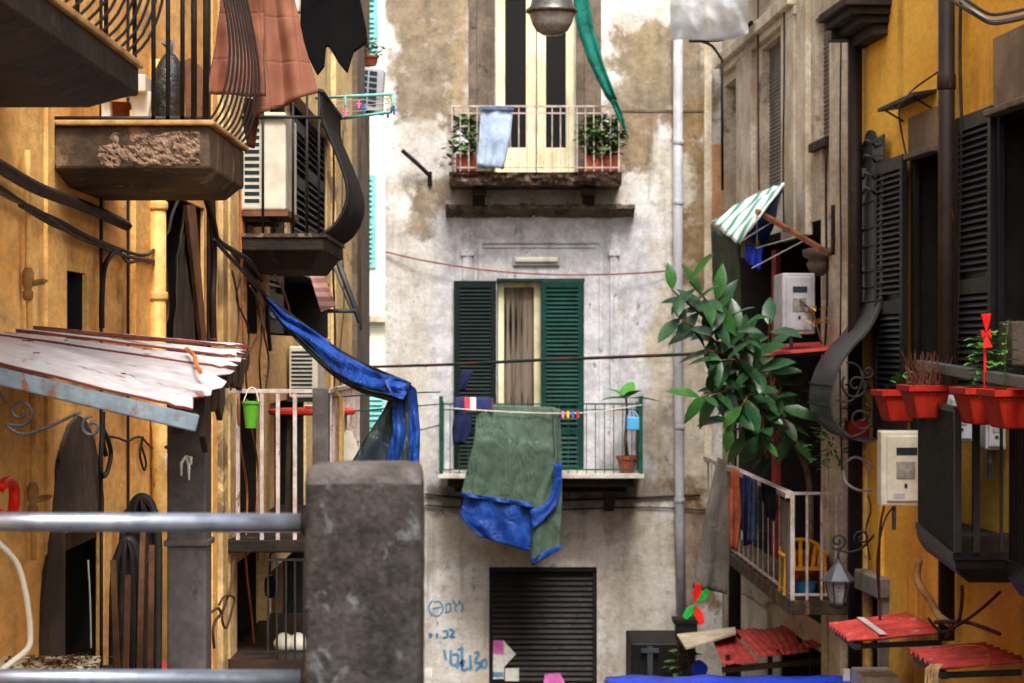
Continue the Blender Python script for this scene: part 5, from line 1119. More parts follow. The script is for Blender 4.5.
def yshut(px0, px1, py0, py1, lab, off=.01):
    pm = (px0+px1)/2; z0, z1 = wz(py1,pm,yd_), wz(py0,pm,yd_); u0, u1 = yu_(px1), yu_(px0)
    return shutter(ye, mBlackSh, mBlackSh, yo+yu*u0+yn*off+Z*z0, yu, u1-u0, z1-z0, yn, stile=.09, pitch=.05, mid=(.45,), label=lab)
yshut(885,913.5,159,430,'folded back black shutter leaf beside the brown drainpipe',.055); yshut(926,939,158,435,'narrow black leaf inside the window',-.15)
m = MB(); ybox(m, 912.8,917,150,440,-.02,.02); ybox(m, 912.8,941,149.5,153,-.02,.022); m.build('window_frame', mBlackSh, ye)
m = MB(); ybox(m, 997.6,1002,105,430,-.02,.02); m.build('window_frame', mBlackSh, ye)
yshut(962,998,112,430,'folded back black shutter leaf nearest the planters',.012); yshut(1012,1038,112,425,'black inner leaf of the nearest window',-.15)
mPan = M('bare_brown_plaster', S(140,116,92), S(112,92,72), n1=2, streak=.4)
m = MB(); ybox(m, 911.5,941,112,150,-.02,.03); m.build('plaster_panel', mPan, ye); m = MB(); ybox(m, 997,1042,28,104,-.02,.03); m.build('plaster_panel', mPan, ye)
m = MB(); ybox(m, 912,942,150,156,-.02,.09); m.build('window_head', mStone, ye, bevel=.01); m = MB(); ybox(m, 996,1043,102,109,-.02,.1); m.build('window_head', mStone, ye, bevel=.01)
# arched head over the iron door, arched iron leaf
m = MB(); pts = []
for i in range(13):
    g = math.pi*i/12; pts.append(RY(872.5+8*math.cos(g), 168-38*math.sin(g), .01))
m.prism(pts, yn*.03); m.build('arch_head', mIron, ye)
m = MB(); ybox(m, 866.5,878.5,162,438,-.12,-.06); m.build('iron_door', mIron, ye)
m = MB(); ybox(m, 861,866,585,900,-.02,.06); ybox(m, 884,889,585,900,-.02,.06); ybox(m, 860.5,890,572,592,-.02,.12); m.build('door_surround', M('grey_stone_frame', S(130,124,114), S(104,98,90), n1=3, streak=.5), ye, bevel=.015)
m = MB(); ybox(m, 866.5,883.5,593,900,-.25,-.2); m.build('door', mDarkW, ye)
# upper dark balcony at the corner
m = MB(); zz = E+2.95
for i, (o, h0, h1) in enumerate(((.42,.0,.08),(.36,-.07,.001),(.26,-.14,-.069),(.14,-.24,-.139))): wbox(m, yo, yu, yn, yu_(892)+i*.05, yu_(862.5)-i*.02, zz+h0+.1, zz+h1+.1, -.02, o)
m.build('balcony', mSlabD, ye, bevel=.012)
# drainpipes
m = MB(); m.tube([RY(855,-200,.1),RY(855,700,.1)], .068, 12); dp = m.build('drainpipe', mPipeD, ye, smooth=True)
m = MB(); p = RY(853,38,.1); m.box((p.x-.22,p.y-.12,p.z-.03),(p.x+.12,p.y+.12,p.z+.07)); m.build('hopper', mIron, dp, bevel=.01)
m = MB(); m.tube([RY(946.5,-150,.1),RY(946.5,640,.1)], .066, 12); dp2 = m.build('drainpipe', mPipeD, ye, smooth=True)
m = MB(); p = RY(946.5,90,.1); m.lathe(p, [(.068,0),(.075,.01),(.075,.12),(.068,.13)], 14); m.build('pipe_collar', mPipeD, dp2, smooth=True)
def ycable(pts, r, mt, label, name='wall_cable', cat='cable', group=None, off=.05): return line([RY(a,b,c[0] if c else off) for a,b,*c in pts], r, mt, name, label, cat, group)
ycable([(961,-20),(960,60),(962,150),(960,250),(958,350)], .014, mCable, 'knobbly black cable running down between the brown drainpipe and the nearest shutters')
ycable([(938,72,.1),(915,88,.2),(905,100,.3),(899,112,.3),(903,140,.1),(907,158,.06)], .008, mCable, 'thin black cable curving over the small dark canopy')
for i, (dx, dy) in enumerate(((0,0),(2,5),(-3,9))):
    line([P(955+dx,-8+dy,15.5),P(972,4+dy,15.2),P(990,14+dy,15),P(1008,13+dy,14.6),P(1030,8+dy,14)], .012, mCable if i != 1 else mGreyB, 'wall_cable', ('upper black cable of the bunch at the top corner of the yellow house','pale cable in the bunch at the top corner of the yellow house','lower black cable of the bunch at the top corner of the yellow house')[i], 'cable', 'cable bunch on the yellow house')
for i, y in enumerate((140,155,173,188)):
    ycable([(863,y+6,.03),(866,y,.14),(872,y+3,.16),(876,y+8,.03)], .012, mIron, ('topmost iron hoop on the arched door','second iron hoop from the top of the arched door','third iron hoop from the top of the arched door','lowest iron hoop on the arched door')[i], 'iron_hoop', 'iron hoop', 'iron hoops on the arched door')
t = T('window_canopy', 'small dark sloping canopy above the first black shutters of the yellow house', 'canopy', RY(910,115))
m = MB(); q0 = yo+yu*yu_(937)+Z*(E+2.1); q1 = yo+yu*yu_(900)+Z*(E+2.1); m.hexa([q0, q1, q1+yn*.2-Z*.03, q0+yn*.2-Z*.03], Z*.035); m.build('plate', mIron, t, bevel=.005)
for k in (.1,.9):
    m = MB(); p = q0.lerp(q1,k); m.bar(p-Z*.12, p+yn*.17-Z*.02, .015); m.build('bracket', mIron, t)
# bulging iron guard
dn, df = 19.9, 21.3
prof = spline([P(884,134,dn),P(884,170,dn),P(883,215,dn),P(883,260,dn),P(882,300,dn),P(870,328,dn),P(852,348,dn),P(838,370,dn),P(831,396,dn),P(835,420,dn),P(850,436,dn),P(864,441,dn),P(876,441,dn)],5)
m = MB(); m.grid([[p, p+Vector((0,df-dn,0))] for p in prof]); gd = m.build('iron_guard', mIronG if False else M('blackened_sheet_iron', S(46,48,52), S(34,36,40), n1=4, rough=.4, spec=.5, bmp=.1), ye, solid=.02)
for y in (198,222,246,268,286,303,388,408):
    m = MB(); p = min(prof, key=lambda q: abs(q.z-zd(y,dn))+(.5 if y > 350 and q.x > P(850,0,dn).x else 0)); m.tube([p+Vector((-.012,-.02,0)), p+Vector((-.012,df-dn+.02,0))], .014, 6); m.build('guard_rib', mIron, gd)
m = MB(); pc = lambda x, y: P(x,y,dn-.01); vx, vz = X, Z
m.tube(scroll(pc(856,385), .13, 1.5, vx, vz, 2.5), .012, 6); m.tube(scroll(pc(861,418), .11, 1.3, vx, -vz, .4), .012, 6); m.tube(scroll(pc(868,372), .06, 1.3, vx, vz, 3.6), .01, 6)
m.tube(spline([pc(862,372),pc(866,395),pc(872,412),pc(866,430),pc(850,438)],5), .011, 6); m.tube(spline([pc(836,400),pc(848,402),pc(856,396),pc(862,380),pc(858,366),pc(846,362)],5), .01, 6)
m.build('scrollwork', mIron, gd, smooth=True)
# near balconies with reeded black panels
def ybalc(a, b, wa, wb, z0, z1, zt, lab, near=True):
    # a near outer, b far outer, wa/wb at the wall
    m = MB(); q = [a,b,wb,wa]; q = [Vector((p[0],p[1],0)) for p in q]; c = sum(q, Vector())/4
    lay = []
    for k, z in ((0,z1),(.0,z1-.05),(.02,z1-.06),(.03,z1-.11),(.07,z1-.15),(.16,z0)):
        lay.append([Vector((lerp(p.x, q[3 if i == 0 else 2].x, k) if i < 2 else p.x, p.y+(k*.6 if i in (0,3) else -k*.6), z)) for i, p in enumerate(q)])
    m.v = [p for l in lay for p in l]
    for i in range(len(lay)-1):
        for k in range(4): m.f.append([i*4+k, i*4+(k+1)%4, (i+1)*4+(k+1)%4, (i+1)*4+k])
    m.f.append([0,1,2,3]); m.f.append([(len(lay)-1)*4+k for k in (3,2,1,0)])
    o = m.build('balcony', mSooty, ye); o['label'] = lab
    A, B = q[0], q[1]; n = 40; u = (B-A); nn = Vector((-u.y,u.x,0)).normalized(); nn = nn if nn.x < 0 else -nn; m = MB(); rows = []
    for i in range(n*3+1):
        p = A.lerp(B, .01+.98*i/(n*3))-nn*(.03-.012*abs(math.sin(i*math.pi/3)))
        rows.append([p+Z*(z1+.01), p+Z*zt])
    m.grid(rows); m.build('reeded_panel', mPanel, o, solid=.012)
    m = MB(); m.bar(A+Z*zt-nn*.03, B+Z*zt-nn*.03, .05, .035)
    if near:
        W = q[3]; m.bar(A+Z*zt-nn*.03, W+Z*zt, .04, .03); m.bar(A+Z*(z1+.12)-nn*.03, W+Z*(z1+.12), .02)
        for k in (0,.2,.42,.64,.86): p = A.lerp(W, k)-nn*(.03 if k == 0 else 0); m.bar(p+Z*z1, p+Z*zt, .045 if k in (0,.2) else .02)
    m.build('railing', mIron, o); return o
mSooty = M('soot_black_slab', S(24,22,22), S(16,15,15), n1=4, rough=.5, spec=.2); mPanel = M('black_reeded_panel', S(20,21,25), S(14,15,18), n1=4, rough=.6, spec=.15)
wxx = lambda d: 4.776-.071*d-.004
ybalc((2.94,15.0),(3.165,17.65),(wxx(15.0),15.0),(wxx(17.65),17.65), E-1.56, E-1.35, E-.4, 'black balcony with a reeded side panel and open end bars')
ybalc((3.2,11.0),(3.24,14.8),(wxx(11),11.0),(wxx(14.8),14.8), E-1.6, E-1.38, E-.4, 'nearest black balcony cut by the edge of the view', False)
m = MB(); m.bar(P(921,365,17.2), P(1034,384,13.2), .075, .075); m.thing('rail_bar', mIronG, 'thick grey metal bar sloping above the red planters', 'bar', bevel=.008)
m = MB(); m.bar((2.99,15.04,E-.42),(2.99,15.04,E-.24), .03); m.bar((2.93,15.04,E-.26),(3.06,15.04,E-.26), .05,.03); m.thing('planter_bracket', mIronG, 'small grey bracket between the second and third red planters', 'bracket')
# red planters
def planter0(c):
    t = T('planter', 'x', 'planter', c, 'red planters on the black balconies')
    w, L, h = .145, .26, .24; lv = []
    for k, z in ((.58,0),(.95,h*.82)):
        lv.append([c+Vector((sx*w*k, sy*L*(k*.5+.5), z)) for sx,sy in ((-1,-1),(1,-1),(1,1),(-1,1))])
    m = MB(); m.v = lv[0]+lv[1]; m.f = [[0,1,2,3]]+[[k,(k+1)%4,4+(k+1)%4,4+k] for k in range(4)]; m.build('body', mRedPot, t, bevel=.012)
    m = MB(); o = [(-1,-1),(1,-1),(1,1),(-1,1)]; P4 = lambda k, z: [c+Vector((sx*w*k, sy*(L+w*(k-1)), z)) for sx,sy in o]
    m.v = P4(.96,h*.8)+P4(1.1,h*.82)+P4(1.1,h)+P4(.94,h)+P4(.94,h*.85)
    for i in range(4):
        for k in range(4): m.f.append([i*4+k, i*4+(k+1)%4, (i+1)*4+(k+1)%4, (i+1)*4+k])
    m.build('rim', mRedPot, t, bevel=.004)
    m = MB(); m.add(P4(.95,h*.88), [[0,1,2,3]]); m.build('soil', mSoil, t)
    m = MB()
    for k in range(9):
        x = c.x-w*.86+w*1.72*k/8; m.box((x-.006,c.y-L*.98-.004,c.z+h*.745),(x+.006,c.y-L*.9,c.z+h*.775))
    m.build('rim_beads', mTer, t); return t
pl = [((897,421,17.4),'red planter with a tuft of green at the far end of the row'),((924.5,418,16.3),'red planter of dry reddish twigs over the reeded panel corner'),((981,424,14.75),'red planter with a leafy green herb and a red pinwheel'),((1011,428,13.9),'red planter with a thin seedling cut by the edge of the view')]
pts_ = []; proto = None
for i, (q, lab) in enumerate(pl):
    c = P(*q)
    if i == 0: proto = planter0(c); t = proto; t['label'] = lab
    else: t = copy_tree(proto, c, label=lab); ROOT[t.name] = Vector(c)
    pts_.append((t, c))
h = .21
m = MB(); bush(m, pts_[0][1]+Vector((.03,-.05,h)), .08,.1,.16,26,.08,.05,1); m.build('foliage', mLeafB, pts_[0][0], smooth=True)
m = MB(); rr = random.Random(4)
for i in range(60):
    p = pts_[1][1]+Vector((rr.uniform(-.11,.11), rr.uniform(-.2,.2), h)); g = p+Vector((rr.gauss(0,.07), rr.gauss(0,.05), rr.uniform(.1,.28))); m.tube([p, p.lerp(g,.5)+Vector((rr.uniform(-.02,.02),0,.02)), g], [.004,.003,.002], 4)
m.build('dry_twigs', mTwig, pts_[1][0])
m = MB(); c = pts_[2][1]+Vector((.02,-.12,h)); rr = random.Random(8)
for k in range(6):
    p = c+Vector((rr.uniform(-.07,.07),rr.uniform(-.06,.06),0)); hh_ = rr.uniform(.25,.42)
    for i in range(13):
        z = .06+hh_*i/13; g = i*2.4+k; leaf(m, p+Vector((0,0,z)), (math.cos(g),math.sin(g),.25), Z, rr.uniform(.06,.13), rr.uniform(.045,.08), .4)
m.build('herb_foliage', mLeafB, pts_[2][0], smooth=True)
m = MB(); c = pts_[3][1]+Vector((-.06,-.1,h)); m.tube([c, c+Vector((.0,0,.25)), c+Vector((.02,0,.45))], [.006,.005,.003], 5)
for i in range(16): g = i*2.1; leaf(m, c+Vector((.01,0,.15+.02*i)), (math.cos(g),math.sin(g),.2), Z, .1-.003*i, .04, .3)
m.build('seedling', mLeafM, pts_[3][0], smooth=True)
c = P(985,402,14.5); t = T('pinwheel', 'red pinwheel on a stick stuck in the herb planter', 'pinwheel', c)
m = MB(); m.tube([c, P(985,340,14.5)], .009, 6); m.build('stick', mRedPl, t)
hub = P(986,334,14.47)
for k, (dx, dz, L) in enumerate(((-.05,1,.13),(.12,-1,.09),(.8,.1,.03),(-.8,-.1,.03))):
    d = Vector((dx,-.1,dz)).normalized(); s = Vector((d.z,0,-d.x)); m = MB(); q = [hub, hub+d*L*.5+s*.022, hub+d*L+s*.035, hub+d*L-s*.03, hub+d*L*.4-s*.012]; m.prism(q, (0,-.012,0)); m.build('blade', mRedPl, t, bevel=.003)
# meter boxes on the yellow house
meter(3.05,3.44,18.6,18.8,zd(506,18.6),zd(431,18.6),mWhite,'white meter box on the yellow wall below the first red planter')
meter(3.21,3.41,16.6,17.1,zd(442,16.6),zd(396,16.6),mGreyB,'pale meter box half seen over the reeded panel')
meter(3.43,3.58,16.3,16.8,zd(450,16.3),zd(402,16.3),mGreyB,'pale meter box behind the end bars of the black balcony')
line([P(884,506,18.6),P(880,530,18.7),P(879,570,18.9),P(880,620,19)], .012, mCableB, 'cable', 'brown cable dropping from the white meter box to the red roof')
line([P(893,507,18.6),P(884,522,18.65),P(877,560,18.7),P(879,600,18.8)], .008, mCable, 'cable', 'thin black cable arching out below the white meter box')
# lantern on its scroll bracket
t = T('wall_lantern', 'old grey street lantern hanging from a scrolled iron bracket', 'lantern', P(838,605,20.4)); dl = 20.4; c = P(838,604,dl); k = dl/F
m = MB(); m.lathe((c.x,c.y,zd(581,dl)), [(.16,0),(.158,.012),(.03,.16),(.02,.19),(.001,.2)], 6); m.build('cap', mIronG, t)
m = MB(); m.lathe((c.x,c.y,zd(604,dl)), [(.06,0),(.075,.02),(.115,.2)], 6); m.build('glass', mLampG, t)
m = MB()
for i in range(6):
    g = i*math.pi/3; m.bar(c+Vector((.077*math.cos(g),.077*math.sin(g),.02)), c+Vector((.117*math.cos(g),.117*math.sin(g),.205)), .012)
m.lathe((c.x,c.y,zd(605,dl)-.01), [(.03,-.02),(.08,0),(.085,.02)], 6); m.build('cage', mIron, t)
m = MB(); m.tube([P(838,562,dl),P(838,548,dl)], .01, 6); m.tube(scroll(P(838,541,dl), .075, 1.4, X, Z, -1.57), .011, 6); m.tube(scroll(P(862,538,dl), .075, 1.4, -X, Z, -.6), .011, 6); m.tube(spline([P(832,548,dl),P(848,552,dl),P(862,548,dl),P(874,535,dl+.2)],4), .011, 6); m.build('bracket', mIron, t, smooth=True)
# hoops of cable on the yellow corner
line([P(846,462,20.5),P(856,457,20.4),P(868,463,20.4),P(872,468,20.5)], .012, mGreyB, 'cable', 'upper pale loop of cable on the corner above the lantern')
line([P(844,470,20.5),P(846,482,20.4),P(858,490,20.4),P(872,490,20.5)], .012, mGreyB, 'cable', 'lower pale loop of cable on the corner above the lantern')
line([P(868,495,20.4),P(871,510,20.3),P(866,530,20.4),P(870,560,20.5)], .008, mCable, 'cable', 'slack black cable hanging between the lantern bracket and the yellow wall')
c = P(857,440,20.85); t = T('planter', 'shadowed red planter with a withered plant behind the iron scrollwork', 'planter', c)
m = MB(); m.hexa([c+Vector((-.1,-.1,0)),c+Vector((.1,-.1,0)),c+Vector((.1,.12,0)),c+Vector((-.1,.12,0))], Z*.18); m.build('body', mRedPot, t, bevel=.01)
m = MB(); bush(m, c+Z*.17, .12,.12,.4,50,.09,.04,6); m.build('withered_foliage', mTwig, t)
m = MB(); bush(m, P(832,468,21.0), .2,.2,.45,120,.12,.03,5); m.thing('fern', mLeafM, 'feathery green plant on the corner below the bulging iron guard', 'plant')
m = MB(); m.tube([P(868,440,20.9),P(868,900,20.9)], .05, 10); m.thing('standpipe', mPipeY, 'yellow standpipe behind the lantern bracket', 'pipe', smooth=True)
# ================================================================== low roofs and stalls
def corr_roof(A, B, C, D, n, name, lab, mt, amp=.02, posts=True):
    # A far low, B near low, C near high, D far high ; ribs run low -> high
    t = T(name, lab, 'roof', ((A.x+B.x)/2,(A.y+B.y)/2,A.z-.4)); m = MB(); rows = []; k = n*6
    for i in range(k+1):
        lo = A.lerp(B, i/k); hi = D.lerp(C, i/k); dz = amp*math.sin(i/6*2*math.pi)
        rows.append([lo.lerp(hi, j/5)+Z*(dz+.006*mnoise.noise(lo*4+Vector((j,0,0)))) for j in range(6)])
    m.grid(rows); m.build('corrugated_sheet', mt, t, smooth=True, solid=.008)
    m = MB(); m.bar(A-Z*.06+(C-B)*.1, B-Z*.06+(C-B)*.1, .05); m.build('edge_beam', mIron, t)
    for f in (.1,.9):
        m = MB(); p = A.lerp(B,f); q = D.lerp(C,f); m.bar(p.lerp(q,.08)-Z*.07, q-Z*.1, .04); m.build('rafter', mIron, t)
    return t
t = corr_roof(P(828,625,19.4), P(848,640,18.1), RY(946,632,.02), RY(905,614,.02), 7, 'corrugated_roof', 'bright red corrugated roof under the white meter box', mRedT)
m = MB(); A = P(862,622.0,18.9); u0 = P(828,625,19.4).lerp(RY(905,614,.02),.42); u1 = P(848,640,18.1).lerp(RY(946,632,.02),.36); m.bar(u0+Z*.025, u1+Z*.025, .06, .006); m.build('pale_seam', mPaper, t)
corr_roof(P(908,650,17.0), P(936,668,15.95), RY(1026,660,.02), RY(984,644,.02), 6, 'corrugated_roof', 'faded red corrugated roof below the black balcony', mRedT)
t = T('tile_roof', 'stepped red sheet roof pieces behind the blue stall cover', 'roof', P(760,670,24))
for i, q in enumerate(([(710,634),(733,631.5),(758,662),(723,664.5)],[(735,632),(757,630),(786,655),(758,659)],[(758,630),(792,626),(800,646),(776,650)],[(778,650),(806,645),(809,653),(783,657)],[(802,641),(834,637.5),(837,643),(808,648)])):
    m = MB(); dd_ = [25.2,25.2,23.4,23.4] if i < 3 else [23.6,23.6,22.9,22.9]; C4 = [P(x,y,d) for (x,y),d in zip(q,dd_)]; rows = []
    for a_ in range(25):
        f = a_/24; rows.append([C4[0].lerp(C4[1],f).lerp(C4[3].lerp(C4[2],f), g/5)+Z*(.006*math.sin(f*4*6.283)+.02*(i%2)) for g in range(6)])
    m.grid(rows); m.build('roof_sheet', mRedT, t, smooth=True, solid=.01)
for x in (728,770,812):
    m = MB(); p = P(x,668,23.6); m.bar((p.x,23.6,0),(p.x,23.6,p.z+.14),.05); m.build('post', mDarkW, t)
m = MB(); m.bar(P(722,670,23.5),P(830,660,23.3),.06); m.build('beam', mDarkW, t)
t = T('board', 'pale worn board lying aslant next to the stepped red roof', 'board', P(705,648,24.6)); m = MB(); q = [P(677,634,25.2),P(735,627,25.6),P(736,633,24.4),P(686,648,24.2)]; m.hexa(q, Z*-.02); m.build('plank', M('pale_board', S(206,192,170), S(180,164,140), n1=4), t)
for px_ in (690,728):
    m = MB(); p = P(px_,640,24.8); m.bar((p.x,24.8,0),(p.x,24.8,p.z-.01),.05); m.build('leg', mDarkW, t)
t = T('crate', 'black box with a pale upright handle in front of the plaster wall', 'box', P(655,690,26)); a_ = P(631,645,26); b2 = P(684,640,26)
m = MB(); m.hexa([(a_.x,26,0),(b2.x,26,0),(b2.x,27.2,0),(a_.x,27.2,0)], Z*zd(643,26)); m.build('body', mSooty, t, bevel=.02)
m = MB(); p = P(650,646,25.95); m.bar((p.x,25.96,zd(646,26)),(p.x,25.96,zd(690,26)),.06,.04); m.bar((p.x-.1,25.95,zd(650,26)),(p.x+.1,25.95,zd(650,26)),.04,.05); m.build('handle', mIronG, t)
c = P(686,638,25.4); t = T('planter', 'square black plant tub under the grey downpipe', 'planter', c)
m = MB(); hh_ = zd(618,25.4)-c.z; m.hexa([c+Vector((-.12,-.12,0)),c+Vector((.12,-.12,0)),c+Vector((.12,.12,0)),c+Vector((-.12,.12,0))], Z*hh_); m.hexa([c+Vector((-.15,-.15,hh_-.05)),c+Vector((.15,-.15,hh_-.05)),c+Vector((.15,.15,hh_-.05)),c+Vector((-.15,.15,hh_-.05))], Z*.055); m.build('body', mSooty, t, bevel=.008)
m = MB(); m.box((c.x-.1,c.y-.1,0),(c.x+.1,c.y+.1,c.z-.002)); m.build('stand', mDarkW, t)
c = P(692,620,25.3); t = T('pinwheel', 'red and green toy windmill stuck in the square black tub', 'pinwheel', c); hub = P(695,604,25.28)
m = MB(); m.tube([c,hub], .01, 6); m.build('stick', mGreenP, t)
mGrn = M('green_plastic', S(40,170,70), S(30,140,56), rough=.4, n1=4)
for dx, dz, L, mt in ((.15,1,.24,mRedPl),(.75,.8,.22,mGrn),(-.7,-.9,.2,mGrn),(.35,-1,.24,mRedPl)):
    d = Vector((dx,-.15,dz)).normalized(); s = Vector((d.z,0,-d.x)); m = MB(); m.prism([hub, hub+d*L*.5+s*.05, hub+d*L+s*.03, hub+d*L-s*.03, hub+d*L*.5-s*.05], (0,-.02,0)); m.build('petal', mt, t, bevel=.006)
m = MB(); c = P(684,690,25.0); bush(m, c, .14,.14,.45,90,.1,.06,15); m.thing('plant', mLeafM, 'small leafy plant between the black box and the blue bag', 'plant')
m = MB(); q = [P(692,664,24.7),P(700,660,24.7),P(709,667,24.7),P(706,677,24.7),P(695,678,24.7),P(691,672,24.7)]; m.prism(q, (0,.12,0)); m.thing('bag', mTarpV, 'small bright blue bag hanging by the stepped red roof', 'bag', bevel=.03)
t = T('stall_cover', 'vivid blue tarpaulin stretched over a stall frame at the foot of the alley', 'stall', P(736,683,19.0))
m = MB(); rows = []
for i in range(41):
    f = i/40; row = []
    for j in range(8):
        g = j/7; p = P(lerp(612,888,f), 696, 19.0); p.y = 19.0+1.3*g; p.z -= .03*g+.014*mnoise.noise(Vector((f*14,g*3,0)))-.015*math.sin(f*math.pi*4)**2*(1 if .1 < g else .3); row.append(p)
    front = [row[0]+Vector((0,-.01-.02*mnoise.noise(Vector((f*20,k,3))),-.08*k)) for k in (4,3,2,1)]
    rows.append(front+row)
m.grid(rows); m.build('cover', mTarpV, t, smooth=True, solid=.01)
m = MB(); p0_ = P(612,697,19.0); p1_ = P(888,697,19.0); m.bar(p0_+Vector((0,.03,-.04)), p1_+Vector((0,.03,-.04)), .04); m.build('frame_bar', mSteel, t)
for p in (p0_, p1_):
    for y in (19.06,20.25):
        m = MB(); m.bar((p.x,y,0),(p.x,y,p.z-.03),.04); m.build('leg', mSteel, t)
m = MB(); p = P(846,672,20.0); m.box((p.x-.03,19.95,p.z-.1),(p.x+.03,20.0,p.z+.03)); m.build('clip', mWhite, t)
t = T('box', 'cream carton beside the end of the blue stall cover', 'box', P(883,690,19.2)); m = MB(); a_ = P(862,676,19); b2 = P(900,674,19); m.box((a_.x,19.0,zd(740,19)),(b2.x,19.6,zd(677,19))); m.build('carton', mPaper, t, bevel=.01)
m = MB(); m.bar((a_.x+.1,19.3,0),(a_.x+.1,19.3,zd(740,19)),.06); m.build('stand', mDarkW, t)
# rod, cables and frayed straw around the black balcony
line([P(919,560,17.3),P(917,580,17.3),P(930,600,17.2),P(938,615,17.1),P(950,624,17)], .03, mEdge, 'bent_pipe', 'bent tan pipe leaning over the red corrugated roofs', 'pipe', n=8)
line([P(928,618,17.0),P(942,632,16.9),P(960,624,16.6),P(980,610,16.4),P(1000,592,16.2)], .012, mCable, 'cable', 'black cable slung from the tan pipe up to the nearest balcony')
line([P(946,637,16.9),P(958,622,16.7),P(962,600,16.6),P(962,586,16.5)], .014, mCableB, 'cable', 'brown cable climbing to the underside of the black balcony')
line([P(935,622,17),P(965,622,16.7),P(985,628,16.4),P(1000,634,16.2)], .016, mCableB, 'cable', 'brown cable lying across between the two red corrugated roofs')
line([P(948,650,16.3),P(962,646,16.2),P(985,648,16),P(990,660,15.9),P(985,668,15.9)], .007, mCableO, 'cable', 'thin orange loop of wire lying on the faded red roof')
m = MB(); rr = random.Random(6)
for i in range(26): p = P(934+rr.uniform(-3,10),664,15.9); m.tube([p, p+Vector((rr.uniform(-.06,-.02),-.02,-.03)), p+Vector((rr.uniform(-.09,-.03),-.03,-.2-rr.random()*.1))], .004, 4)
tag(m.build('frayed_straw', M('straw', S(200,170,120), S(170,140,96), n1=9)), 'frayed straw fringe hanging off the corner of the faded red roof', 'straw', kind='stuff')
m = MB(); p = P(1012,322,14.6); q = P(1030,322,14.6); m.box((p.x,14.6,zd(366,14.6)),(q.x+.1,15.0,zd(321,14.6))); m.thing('flue_box', mCem, 'stone grey box standing behind the seedling planter', 'box', bevel=.012)
# overhead cables and the hanging lamp
line([P(365,367,27.3),P(450,364.5,26),P(540,360,24.5),P(620,357,23.3),P(690,354,22.4),P(760,350,21.9)], .018, mCableG, 'span_cable', 'dark green and red cable spanning the alley in front of the green shutters')
line([FC(386,252,.05),FC(430,262,.15),FC(490,271,.2),FC(550,275,.22),FC(600,275,.2),FC(645,273,.12),FC(675,270,.05)], .012, mCableR, 'facade_cable', 'thin dull red cable sagging under the oblong wall lamp')
line([FC(425,494,.04),FC(500,500,.03),FC(600,499,.03),FC(700,495,.04)], .016, mCable, 'facade_cable', 'upper dark cable crossing the stain below the lower balcony')
line([FC(425,505,.04),FC(520,510,.03),FC(640,507,.03),FC(705,510,.04)], .01, mCable, 'facade_cable', 'lower dark cable crossing the stain below the lower balcony')
dl = 17.0; c = P(552,0,dl); t = T('street_lamp', 'round metal street lamp with a dusty bowl hanging over the alley', 'street lamp', P(552,36,dl))
m = MB(); m.lathe((c.x,dl,zd(14,dl)), [(.175,0),(.195,.012),(.195,.03),(.165,.055),(.15,.12),(.06,.15),(.05,.2),(.001,.21)], 32, cap=False); m.build('housing', mAlu, t, smooth=True)
m = MB(); m.lathe((c.x,dl,zd(36,dl)), [(.001,0),(.07,.008),(.12,.04),(.15,.09),(.172,.168)], 32, cap=False); m.build('bowl', mLampG, t, smooth=True)
m = MB(); m.tube([(c.x,dl,zd(14,dl)+.2),(c.x,dl,E+3.0)], .008, 6); m.tube([(-1.8,dl,E+3.25),(c.x,dl,E+3.0),(3.55,dl,E+3.3)], .01, 6); m.build('suspension_cable', mCable, t)

def bcable(pts, r, mt, label, name='wall_cable', cat='cable', off=.08): return line([RB(a,b,off) for a,b in pts], r, mt, name, label, cat)
bcable([(758,-20),(758,90),(759,190)], .012, mCableB, 'brown conduit between the pale moulding and the long grey blind', 'conduit', 'pipe')
bcable([(784,-20),(784,80),(783,170),(784,232)], .01, mCable, 'thin black cable beside the pale pilaster above the striped awning')
bcable([(826,150),(826,220),(827,300),(825,345)], .012, mPipeD, 'dark pipe standing beside the narrow green window', 'conduit', 'pipe')
bcable([(841,40),(840,150),(841,260),(840,380),(842,470)], .009, mCable, 'black cable running down the beige wall next to the dark drainpipe')
line([P(833,205,21.6),P(833,255,21.6)], .022, mPipeD, 'iron_stub', 'short dark iron stub above the carved corbel', 'iron rod')
ycable([(888,420,.06),(890,340,.06),(888,250,.06),(890,160,.06)], .006, mCableB, 'thin brown wire running along the edge of the first black shutter')
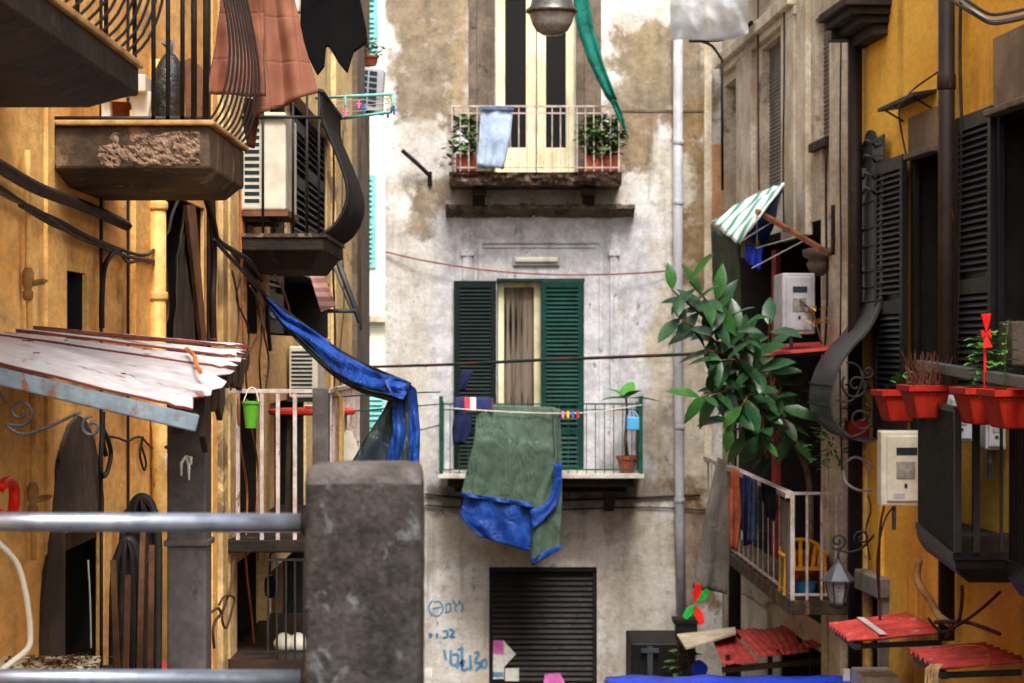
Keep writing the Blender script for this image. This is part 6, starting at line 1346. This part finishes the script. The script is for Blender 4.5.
# ================================================================== far building through the gap
t = T('far_building', 'pale sunlit building with turquoise shutters seen through the gap beyond the alley', 'building', (-3,44,0))
m = MB(); m.wall((-9,44,0), X, 9, 0, 15, -Y, [], .2); m.add([(-9,44,15),(0,44,15),(0,50,15),(-9,50,15)], [[0,1,2,3]]); m.build('wall', mFarW, t, weld=True)
for px0, px1, py0, py1 in ((356,378,-30,62),(356,376,175,268),(366,386,390,460)):
    a = P(px0,py1,44); b = P(px1,py0,44); shutter(t, mTurq, mTurq, (a.x,43.995,a.z), X, b.x-a.x, b.z-a.z, -Y, stile=.08, pitch=.09)
m = MB(); a = P(340,322,44); b = P(392,316,44); m.box((a.x,43.8,a.z),(b.x,43.999,b.z)); m.build('ledge', mBeigeL, t)
# ================================================================== camera, light
cam = bpy.data.cameras.new('camera'); co = bpy.data.objects.new('camera', cam); COL.objects.link(co)
co.location = (0,0,E); co.rotation_euler = (R(90),0,0); cam.sensor_width = 36; cam.lens = F/1024*36
cam.shift_y = (350-341.5)/1024; cam.clip_start = .1; cam.clip_end = 500
cam.dof.use_dof = True; cam.dof.focus_distance = 11.0; cam.dof.aperture_fstop = cam.lens/1000/.014
SC.camera = co
w = bpy.data.worlds.new('World'); SC.world = w; w.use_nodes = True; nt = w.node_tree
el, az = R(52), R(-32)      # sun: behind the camera, a little to the right
sky = nd(nt, 'ShaderNodeTexSky', sky_type='NISHITA'); sky.sun_disc = False; sky.sun_elevation = el
sky.air_density = 1.0; sky.dust_density = 6.0; sky.ozone_density = 1.0
sd = Vector((.09,-.58,.82)).normalized()
sky.sun_elevation = math.asin(sd.z); sky.sun_rotation = math.atan2(sd.x, sd.y)
hs = nd(nt, 'ShaderNodeHueSaturation'); hs.inputs['Saturation'].default_value = .45
bg = nt.nodes['Background']; nt.links.new(sky.outputs[0], hs.inputs['Color']); nt.links.new(hs.outputs[0], bg.inputs['Color']); bg.inputs['Strength'].default_value = .15
L = bpy.data.lights.new('sun', 'SUN'); L.energy = 1.5; L.angle = R(16); L.color = (1,.965,.91)
lo = bpy.data.objects.new('sun', L); COL.objects.link(lo); lo.rotation_euler = sd.to_track_quat('Z','Y').to_euler()
SC.view_settings.view_transform = 'Standard'; SC.view_settings.look = 'None'; SC.view_settings.gamma = 1; SC.view_settings.exposure = 1.08
SC.cycles.max_bounces = 6; SC.cycles.diffuse_bounces = 3; SC.cycles.transparent_max_bounces = 8
SC.cycles.use_denoising = True
